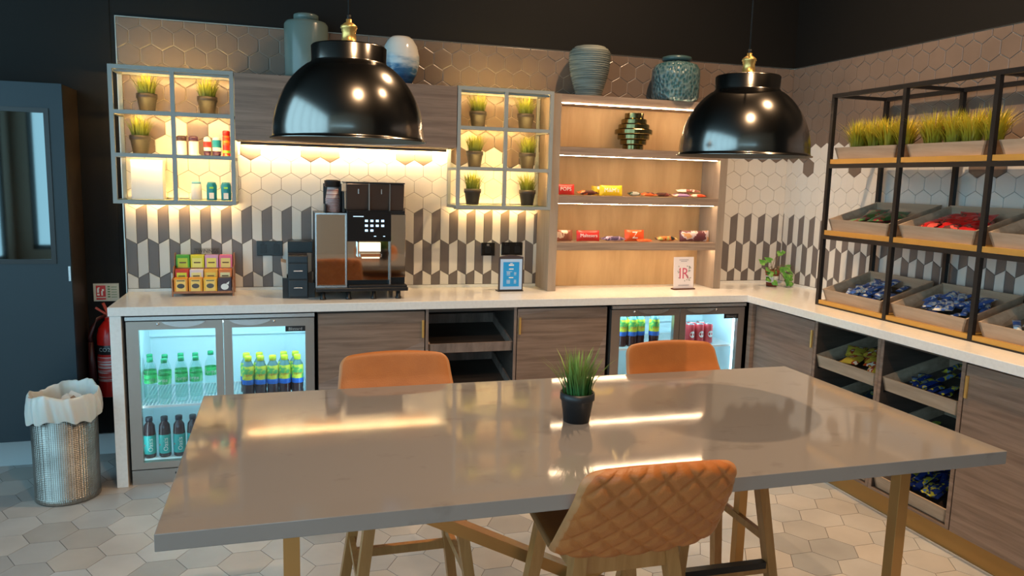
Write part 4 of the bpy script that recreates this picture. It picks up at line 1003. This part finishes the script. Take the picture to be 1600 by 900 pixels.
# ------------------------------------------------------------------ sockets
def socket(x0, x1, z0, z1, label, gang):
    t = thing('wall_socket', label, 'socket', (x0,-.0115,z0))
    build('plate', MB().box((x0,-.019,z0),(x1,-.0112,z1)), mat('black_nickel', (.014,.012,.011), .22), t, bevel=.002)
    n = gang; w = (x1-x0)/n
    for i in range(n):
        cx = x0 + w*(i+.5)
        build('outlet', MB().box((cx-.018,-.0205,z0+.016),(cx+.018,-.0190,z1-.022)), M_black, t, bevel=.001)
        build('switch', MB().box((cx-.010,-.0235,z1-.020),(cx+.006,-.0190,z1-.008)), M_steel_l if gang == 1 else M_black, t)
socket(.683,.826,1.118,1.203, 'black double wall socket between tea rack and organiser', 2)
socket(2.008,2.094,1.115,1.196, 'black single switch plate on the striped tiles', 1)
socket(2.138,2.276,1.117,1.199, 'black double wall socket partly behind the blue menu stand', 2)

# ------------------------------------------------------------------ menu stand and white card
mn = thing('menu_stand', 'blue printed menu in a dark frame stand on the worktop', 'menu', (2.14,-.20,ZC))
mx0, mx1, my = 2.064, 2.216, -.235
arc = [(mx0,1.128),(mx0,ZC+.002),(mx1,ZC+.002),(mx1,1.128)] + [(mx1-(mx1-mx0)*i/10, 1.128+.012*math.sin(PI*i/10)) for i in range(1,10)]
build('frame', MB().prism(arc,'y',my,my+.016), mat('frame_dark', (.06,.045,.05), .4), mn, bevel=.001)
build('foot', MB().box((mx0-.006,my-.006,ZC+.0005),(mx1+.002,my+.05,ZC+.006)), M_black, mn)
cdm = MB().box((mx0+.008,my-.0012,ZC+.012),(mx1-.008,my-.0002,1.116)); cd = build('card', cdm, mat('card_pale_blue', (.42,.60,.85), .5), mn)
build('blue_panel', MB().box((mx0+.026,my-.0020,ZC+.030),(mx1-.026,my-.0013,1.098)), mat('print_blue', (.01,.30,.72), .5), cd)
pr_ = MB()
for (xc, zz, w, h) in ((2.140,1.090,.016,.004),(2.140,1.080,.032,.008),(2.140,1.056,.028,.006),(2.128,1.040,.036,.002),(2.140,1.004,.028,.006)): pr_.box((xc-w/2,my-.0026,zz-h/2),(xc+w/2,my-.0021,zz+h/2))
for zz in (1.034,1.028,1.020,.988,.982,.976,.970):
    pr_.box((2.112,my-.0026,zz-.001),(2.134,my-.0021,zz+.001)).box((2.158,my-.0026,zz-.001),(2.172,my-.0021,zz+.001))
build('print', pr_, M_lw, cd)
wc = thing('card_holder', 'white printed card in a clear stand inside the oak bookcase', 'sign', (3.29,-.26,ZC))
Mc = Matrix.Translation((3.285,-.275,ZC)) @ Matrix.Rotation(math.radians(4),4,'Z') @ Matrix.Rotation(math.radians(-4),4,'X')
def tb_(mb, a, b): return mb.box(a, b, M=Mc)
build('foot', MB().box((-.080,-.012,.0005),(.080,.022,.008), M=Matrix.Translation((3.285,-.275,ZC)) @ Matrix.Rotation(math.radians(4),4,'Z')), mat('foot_wood', (.10,.035,.02), .5), wc)
cd = build('card', tb_(MB(), (-.074,.0,.006), (.074,.003,.208)), mat('card_white', (.80,.74,.76), .5), wc)
pk_ = mat('print_pink', (.60,.10,.18), .5); off = Matrix.Translation(-Vector((3.29,-.26,ZC)))
text('lettering', 'IR', .100, off @ Mc @ facing(0,-.0006,.100), pk_, cd, sx=.9)
m = MB()
for (xc, zz, w, h) in ((0,.190,.07,.003),(0,.180,.045,.003),(0,.030,.08,.002),(0,.024,.08,.002)): tb_(m, (xc-w/2,-.0012,zz-h/2), (xc+w/2,-.0002,zz+h/2))
build('small_print', m, mat('print_grey', (.30,.28,.32), .6), cd)
m = MB(); rr = random.Random(4)
for i in range(26):
    xc, zz = rr.choice([-.035,-.03,.045,.03,0])+rr.uniform(-.01,.01), rr.uniform(.055,.155); tb_(m, (xc-.003,-.0018,zz-.003), (xc+.003,-.0013,zz+.003))
build('decoration', m, mat('print_sage', (.22,.26,.22), .6), cd)

# ------------------------------------------------------------------ snacks on the oak shelves
def bag(name, lab, cat, x0, x1, z, h, m, d=.03, y=-.17, tilt=-.12, word=None, wm=None, grp=None, ws=.03):
    w = x1-x0; pk = packet(name, cat, w, h, d, m, .008); pk.rotation_euler = (PI/2+tilt,0,random.uniform(-.05,.05)); pk.location = ((x0+x1)/2, y, z+h/2+.001)
    pk['label'] = lab
    if grp: pk['group'] = grp
    if word: text('lettering', word, ws, Matrix.Translation((0,0,d+.0004)), wm or M_lw, pk, .0004, fn=lambda c: Vector((c.x, c.y, d*.5 + d*.5*max(0,1-(2*c.y/h)**2)**.6 + .0012 + c.z)))
    return pk
def bar(name, lab, x0, x1, z, m, wd=.034, th=.020, y=-.185, rz=0, dz=0):
    pk = packet(name, 'chocolate bar', x1-x0, wd, th, m); pk.location = ((x0+x1)/2, y, z+.0005+dz); pk.rotation_euler = (.35,0,rz); pk.location.z += .006; pk['label'] = lab; return pk
def two(name, a, b, c=None): return wrapmat(name, a, b, c or b, (20,20,20))
Z2, Z3 = 1.502, 1.218
m_r = mat('pouch_red', (.62,.025,.02), .3); m_y = mat('pouch_yellow', (.85,.60,.01), .3); m_o = mat('pouch_orange_red', (.75,.10,.02), .3)
bag('sweet_pouch', 'red pouch at the left end of the upper snack shelf', 'sweet pouch', 2.425,2.545,Z2,.066,m_r, word='POPS', ws=.032)
bar('chocolate_bar', 'dark brown wrapped bar with orange stripe, left of the yellow pouches', 2.565,2.70,Z2,two('w1',(.08,.02,.015),(.65,.16,.04)), th=.028)
bag('sweet_pouch', 'small yellow pouch half hidden behind the big yellow one', 'sweet pouch', 2.675,2.76,Z2,.060,two('w2',(.80,.55,.03),(.75,.72,.65)), .02, -.140)
bag('sweet_pouch', 'big bright yellow pouch on the upper snack shelf', 'sweet pouch', 2.715,2.865,Z2,.066,m_y, word="M&M's", ws=.036)
bar('chocolate_bar', 'dark green wrapped bar in the middle of the upper snack shelf', 2.905,2.995,Z2,two('w3',(.03,.06,.04),(.40,.42,.38)), th=.026)
bar('chocolate_bar', 'orange wrapped bar in the middle of the upper snack shelf', 2.985,3.095,Z2,two('w4',(.65,.13,.03),(.10,.02,.01)), th=.024, y=-.205)
bar('chocolate_bar', 'dark brown wrapped bar right of the orange bar', 3.090,3.205,Z2,two('w5',(.07,.02,.015),(.22,.05,.04)), th=.024)
bar('chocolate_bar', 'lilac wrapped bar on the upper snack shelf', 3.205,3.335,Z2,two('w6',(.36,.22,.42),(.70,.50,.38)), th=.020, y=-.205)
bar('chocolate_bar', 'brown and red wrapped bar under the white bar', 3.245,3.37,Z2,two('w7',(.35,.05,.03),(.70,.60,.5)), th=.026, y=-.150)
bar('chocolate_bar', 'orange-red wrapped bar at the right end of the upper snack shelf', 3.33,3.445,Z2,two('w8',(.70,.09,.03),(.72,.6,.5)), th=.020, y=-.205)
bar('chocolate_bar', 'white wrapped bar lying on top of others, upper snack shelf right end', 3.255,3.42,Z2,two('w9',(.80,.74,.62),(.25,.08,.06)), th=.018, y=-.165, dz=.030)
bag('sweet_pouch', 'brown and cream pouch at the left end of the lower snack shelf', 'sweet pouch', 2.440,2.545,Z3,.070,two('w10',(.30,.10,.06),(.72,.55,.42)))
bag('sweet_pouch', 'bright red pouch with white lettering on the lower snack shelf', 'sweet pouch', 2.57,2.725,Z3,.068,m_r, word='Maltesers', ws=.030)
bar('chocolate_bar', 'dark wrapped bar with lilac end on the lower snack shelf', 2.735,2.90,Z3,two('w11',(.12,.08,.16),(.50,.38,.55)), th=.030)
bag('sweet_pouch', 'orange-red pouch with white band on the lower snack shelf', 'sweet pouch', 2.898,3.03,Z3,.074,m_o, word='Z', ws=.06)
bar('chocolate_bar', 'flat orange-red wrapper sticking out below the orange-red pouch', 2.97,3.07,Z3,m_o, th=.012, y=-.215)
bar('chocolate_bar', 'black and orange wrapped bar on the lower snack shelf', 3.11,3.265,Z3,two('w12',(.03,.03,.03),(.62,.18,.04),(.45,.45,.15)), th=.032)
bag('sweet_pouch', 'large brown and silver pouch at the right end of the lower snack shelf', 'sweet pouch', 3.285,3.495,Z3,.072,two('w13',(.16,.05,.06),(.60,.50,.52),(.70,.35,.15)), .035)

# ------------------------------------------------------------------ toiletries in the left box
def toil(name, lab, cat, x, z, prof, m, capprof=None, mc=None, sx=1, sy=1, y=-.15, extra=None):
    t = thing(name, lab, cat, (x,y,z+.0003)); b = build('bottle_body', MB().lathe(prof,(0,0,0),24,sx=sx,sy=sy), m, t, local=True)
    if capprof: build('cap', MB().lathe(capprof,(0,0,0),24,sx=sx,sy=sy), mc, t, local=True)
    if extra: extra(t)
    return t
mw = mat('bottle_white', (.78,.74,.70), .35); mpc = mat('cap_plum', (.06,.02,.06), .3); mtl = mat('bottle_teal', (.01,.20,.27), .3)
ZM, ZL = 1.670, 1.434
body = [(0,0),(.023,0),(.025,.004),(.025,.070),(.023,.074)]
toil('deodorant', 'white deodorant with dark cap, left one beside the divider', 'deodorant', .318,ZM,body,mw,[(.0235,.074),(.025,.076),(.025,.095),(.018,.102),(0,.103)],mat('cap_brown',(.05,.025,.03),.3))
toil('deodorant', 'white deodorant with dark purple cap in the left wall box', 'deodorant', .378,ZM,body,mw,[(.0235,.074),(.026,.076),(.026,.095),(.018,.102),(0,.103)],mpc)
def band(col, z0, z1, r=.0192):
    return lambda t: build('label', MB().lathe([(r,z0),(r+.0004,z0+.001),(r+.0004,z1-.001),(r,z1)],(0,0,0),24), col, t, local=True)
rol = [(0,.026),(.019,.027),(.019,.085),(.015,.098),(0,.103)]
toil('roll_on', 'white roll-on with red print standing on its dark cap', 'deodorant', .446,ZM,rol,mw,[(0,0),(.013,0),(.017,.005),(.018,.026),(0,.026)],mpc,extra=band(M_lr,.045,.075))
toil('roll_on', 'white roll-on with blue print standing on its dark cap', 'deodorant', .494,ZM,[(r*1.2,z) for r,z in rol],mw,[(0,0),(.015,0),(.020,.005),(.0215,.026),(0,.026)],mpc,extra=band(mat('print_teal',(.01,.22,.32),.4),.045,.085,.0230))
toil('spray_can', 'red and green spray can at the right end of the left wall box', 'spray can', .543,ZM,[(0,0),(.019,0),(.020,.003),(.020,.105),(.017,.110)],mat('can_flame',(.72,.03,.015),.3,noise=((10,10,30),.5,.6,(.75,.35,.03))),[(.0175,.110),(.019,.111),(.019,.132),(.015,.137),(0,.137)],mat('cap_red',(.62,.015,.01),.3),extra=band(mat('print_lime',(.25,.55,.05),.4),.018,.032,.0202))
toil('shampoo_bottle', 'white bottle with pale blue cap in the bottom right cell of the left wall box', 'bottle', .385,ZL,[(0,0),(.026,0),(.028,.004),(.026,.080),(.022,.086)],mw,[(.0222,.086),(.024,.088),(.023,.098),(0,.100)],mat('cap_pale_blue',(.15,.42,.55),.3),sy=.7)
for x, w in ((.462,'left one of the two'),(.535,'right one of the two')):
    toil('shampoo_bottle', f'teal bottle with white print, {w} in the left wall box', 'bottle', x,ZL,[(0,0),(.025,0),(.026,.004),(.027,.078),(.023,.090),(.020,.097),(0,.098)],mtl,sy=.65,
         extra=lambda t: (build('label', MB().box((-.012,-.0185,.008),(.012,-.0172,.040)), mw, t, local=True), build('label', MB().box((-.010,-.0190,.062),(.010,-.0176,.072)), mat('print_lime',(.25,.55,.05),.4), t, local=True)))
bx_ = tag(build('tissue_box', MB().box((.075,-.20,ZL+.0005),(.228,-.10,ZL+.205)), mat('carton_white', (.86,.84,.80), .5), origin=(.075,-.20,ZL), bevel=.003), 'tall plain white carton in the bottom left cell of the left wall box', 'box')

# ------------------------------------------------------------------ ivy-like plant in the corner
iv = thing('potted_plant', 'small green leafy plant in a terracotta pot with a white band in the worktop corner', 'plant', (4.00,-.19,ZC))
build('pot', MB().lathe([(0,.0005),(.034,.0005),(.044,.088),(.046,.090),(.048,.110),(.044,.110),(.040,.09),(0,.09)],(4.0,-.19,ZC),28), M_term, iv)
build('pot_label', MB().lathe([(.0372,.028),(.0378,.029),(.0425,.072),(.0419,.073)],(4.0,-.19,ZC),28), M_lw, iv)
build('soil', MB().lathe([(0,.098),(.0425,.098)],(4.0,-.19,ZC),20), M_soil, iv)
lm_ = mat('ivy_leaf', (.07,.25,.03), .35, noise=((30,30,30), .45, .65, (.20,.42,.07))); rr = random.Random(8)
lf = MB(); stm = MB()
def leaf(mb, c, n, sz, ang):
    n = Vector(n).normalized(); u = n.cross(Vector((0,0,1)));
    if u.length < .1: u = Vector((1,0,0))
    u.normalize(); v = n.cross(u); ca, sa = math.cos(ang), math.sin(ang); u, v = u*ca+v*sa, v*ca-u*sa
    out = [(0,-.25),(.30,-.42),(.55,-.15),(.50,.22),(.25,.50),(0,.85),(-.25,.50),(-.50,.22),(-.55,-.15),(-.30,-.42)]
    c = Vector(c); vs = [c + n*.06*sz] + [c + u*a*sz + v*b*sz - n*.10*sz*(abs(a)) for a, b in out]
    mb.add(vs, [(0,1+i,1+(i+1)%10) for i in range(10)], 0, True)
leaves = [(3.905,-.22,1.085,.040),(3.965,-.20,1.100,.040),(4.085,-.14,1.140,.034),(4.12,-.13,1.146,.022),(3.93,-.24,1.040,.034),(3.95,-.25,1.010,.036),(3.94,-.24,.975,.034),(3.965,-.27,.955,.030),(4.05,-.24,1.045,.034),(4.085,-.24,1.040,.034),(4.06,-.27,.995,.038),(4.095,-.26,.985,.036),(4.12,-.22,1.02,.034),(4.07,-.28,.955,.034),(4.10,-.26,.945,.030),(4.13,-.20,.985,.032),(4.14,-.17,1.05,.028),(4.05,-.29,.965,.028),(4.035,-.28,1.01,.028),(4.12,-.19,.95,.028),(3.98,-.26,1.02,.024),(4.02,-.26,1.04,.026),(4.10,-.17,1.03,.03)]
for (x, y, z, sz) in leaves:
    leaf(lf, (x,y,z), (rr.uniform(-.5,.4), -.8, rr.uniform(.2,1.0)), sz*1.2, rr.uniform(-2.6,-.6)+PI/2*rr.choice([0,1]))
    b = Vector((4.0+rr.uniform(-.02,.02), -.19, ZC+.095)); e_ = Vector((x,y+.008,z)); mid = (b+e_)/2 + Vector((0,0,.03)); stm.tube([b, mid, e_], .0016, 5)
build('foliage', lf, lm_, iv, fix=False); build('stems', stm, mat('stem_brown', (.25,.16,.07), .6), iv)

# ------------------------------------------------------------------ left side: navy cabinet, sign, extinguisher, bin
nc = thing('tall_cabinet', 'tall navy cabinet with a glass window in its door at the far left', 'cabinet', (-.6,-.02,0))
cx0, cx1, cf = -1.10, -.200, -.300
build('body', MB().box((cx0,cf+.025,.195),(cx1,-.002,1.992)), M_navy_wall, nc, bevel=.002)
d = MB(); wx0, wx1, wz0, wz1 = -.95, -.262, 1.108, 1.872
d.box((cx0,cf,.195),(wx0,cf+.024,1.992)).box((wx1,cf,.195),(cx1,cf+.024,1.992)).box((wx0,cf,.195),(wx1,cf+.024,wz0)).box((wx0,cf,wz1),(wx1,cf+.024,1.992))
do = build('door', d, M_navy, nc)
build('window_frame', MB().box((wx0,cf-.005,wz0),(wx0+.02,cf+.010,wz1)).box((wx1-.022,cf-.005,wz0),(wx1,cf+.010,wz1)).box((wx0+.02,cf-.005,wz1-.022),(wx1-.022,cf+.010,wz1)).box((wx0+.02,cf-.005,wz0),(wx1-.022,cf+.010,wz0+.022)), M_black, do)
build('window_glass', MB().box((wx0+.02,cf+.010,wz0+.02),(wx1-.02,cf+.016,wz1-.02)), mat('dark_glass', (.17,.20,.20), .03, 1), do)
build('hinge', MB().box((cx1-.012,cf-.004,1.02),(cx1-.002,cf,1.095)), M_steel_l, do)
build('plinth', MB().box((cx0,-.10,0),(cx1-.20,-.02,.195)), mat('plinth_white', (.55,.60,.62), .4), nc)
fs = thing('fire_sign', 'red and white fire extinguisher notice on the dark wall', 'sign', (-.11,-.005,.87))
build('plate', MB().box((-.168,-.0075,.868),(-.042,-.0045,.966)), mat('sign_cream', (.62,.60,.50), .45), fs)
build('red_panel', MB().box((-.155,-.0085,.892),(-.108,-.0076,.955)).box((-.155,-.0085,.877),(-.108,-.0076,.886)), M_red, fs)
m = MB().box((-.150,-.0095,.915),(-.140,-.0086,.940)).box((-.146,-.0095,.940),(-.136,-.0086,.945)).box((-.150,-.0095,.900),(-.138,-.0086,.910)).box((-.130,-.0095,.900),(-.122,-.0086,.925)).box((-.126,-.0095,.925),(-.116,-.0086,.935))
build('pictogram', m, M_lw, fs)
m = MB()
for i in range(5): m.box((-.098,-.0085,.945-i*.014),(-.086,-.0076,.952-i*.014)).box((-.080,-.0085,.945-i*.014),(-.052,-.0076,.948-i*.014))
build('notice_print', m, mat('print_green', (.10,.22,.08), .5), fs)
ex = thing('fire_extinguisher', 'red fire extinguisher with black label hanging behind the left end of the worktop', 'fire extinguisher', (-.085,-.095,.36))
cxe, cye = -.085, -.090
build('cylinder', MB().lathe([(0,0),(.055,0),(.060,.010),(.060,.330),(.050,.375),(.028,.405),(.018,.415),(.018,.430),(0,.430)],(cxe,cye,.362),32), M_red, ex)
build('label', MB().lathe([(.0604,.235),(.0608,.236),(.0608,.285),(.0604,.286)],(cxe,cye,.362),32), M_black, ex)
build('instruction_label', MB().lathe([(.0604,.085),(.0608,.086),(.0608,.220),(.0604,.221)],(cxe,cye,.362),32), mat('label_red_white', (.55,.04,.03), .4, noise=((6,6,160), .52, .56, (.62,.50,.48))), ex)
def fnx(c): a = c.x/.061; return Vector((math.sin(a-.25)*.0614, -math.cos(a-.25)*.0614+.005, .002+.262+c.y))
text('lettering', 'CO2', .030, None, M_lw, ex, .0003, fn=fnx)
build('valve', MB().box((cxe-.012,cye-.012,.790),(cxe+.012,cye+.012,.815)).bar((cxe-.010,cye-.01,.815),(cxe-.055,cye-.02,.850),.012,.010).bar((cxe,cye,.812),(cxe-.02,cye-.01,.872),.014), mat('valve_red',(.40,.05,.02),.35), ex)
build('hose', MB().tube([(cxe-.010,cye-.01,.805),(cxe-.045,cye-.03,.790),(cxe-.070,cye-.035,.750),(cxe-.085,cye-.035,.700),(cxe-.084,cye-.03,.66)], .010, 10, rs=[.009,.010,.011,.011,.010]).tube([(cxe-.084,cye-.03,.665),(cxe-.082,cye-.028,.45)],.018,12,rs=[.013,.022]), mat('hose_dark',(.05,.008,.008),.4), ex)
build('bracket', MB().box((cxe-.02,-.034,.74),(cxe+.02,-.0005,.77)), M_black, ex)
# bin
bn = thing('waste_bin', 'round perforated steel waste bin with a white bag folded over its rim', 'bin', (-.195,-.585,0))
mbn = mat('bin_steel', (.36,.35,.32), .30, .9, noise=((9,9,9), .35, .7, (.24,.23,.21))); nt = mbn.node_tree; P_ = nt.nodes['Principled BSDF']
tc = nt.nodes.new('ShaderNodeTexCoord'); vr = nt.nodes.new('ShaderNodeTexVoronoi'); vr.inputs['Scale'].default_value = 110; vr.inputs['Randomness'].default_value = 0
bpn = nt.nodes.new('ShaderNodeBump'); bpn.inputs['Strength'].default_value = .9; bpn.inputs['Distance'].default_value = .003; bpn.invert = True
nt.links.new(tc.outputs['Object'], vr.inputs['Vector']); nt.links.new(vr.outputs['Distance'], bpn.inputs['Height']); nt.links.new(bpn.outputs[0], P_.inputs['Normal'])
build('bin_body', MB().lathe([(0,.001),(.138,.0),(.143,.004),(.143,.03),(.141,.032),(.143,.48),(.140,.484),(.138,.48),(.138,.02),(0,.02)],(0,0,0),64), mbn, bn, local=True)
rr = random.Random(2); ph = [rr.uniform(0,6.28) for _ in range(6)]
def bagf(u, v):
    a = 2*PI*u; w = .5*math.sin(5*a+ph[0]) + .5*math.sin(9*a+ph[1]) + .35*math.sin(17*a+ph[2]+v*3) + .25*math.sin(29*a+ph[3]+v*6)
    lift = .008*math.sin(2*a+ph[4]) + .007*math.sin(5*a+ph[5]) + .024*max(0, math.cos(a-1.0))**8
    if v < .62:   # outer skirt
        t = v/.62; r = .152 + .007*w*(1.3-t*.6) + .006*math.sin(PI*t)**.8 + .006*(1-t); z0_ = .405 + .010*math.sin(3*a) + .006*math.sin(13*a+ph[1]); z = z0_ + (.515+lift-z0_)*t
    elif v < .74:
        t = (v-.62)/.12; r = .150+.006*w - t*.012; z = .515+lift + .010*math.sin(PI*t) + .004*w
    else:
        t = (v-.74)/.26; r = (.136+.004*w)*(1-t*.12); z = .515+lift - t*.16 + .004*w
    return (r*math.cos(a), r*math.sin(a), z)
mbag = mat('bag_plastic', (.62,.62,.58), .30); mbag.node_tree.nodes['Principled BSDF'].inputs['Subsurface Weight'].default_value = .15
build('bin_bag', MB().grid(bagf, 120, 34), mbag, bn, local=True)
m = MB(); 
for i in range(9):
    a = rr.uniform(0,6.28); r = rr.uniform(0,.09); Mx = Matrix.Translation((r*math.cos(a), r*math.sin(a), .45+rr.uniform(0,.02))) @ Euler((rr.uniform(-1,1),rr.uniform(-1,1),a)).to_matrix().to_4x4()
    m.box((-.035,-.03,-.015),(.035,.03,.015), mi=i % 2, M=Mx)
build('rubbish', m, [mat('rubbish_brown',(.30,.17,.10),.7), mat('rubbish_white',(.60,.58,.54),.6)], bn, local=True)
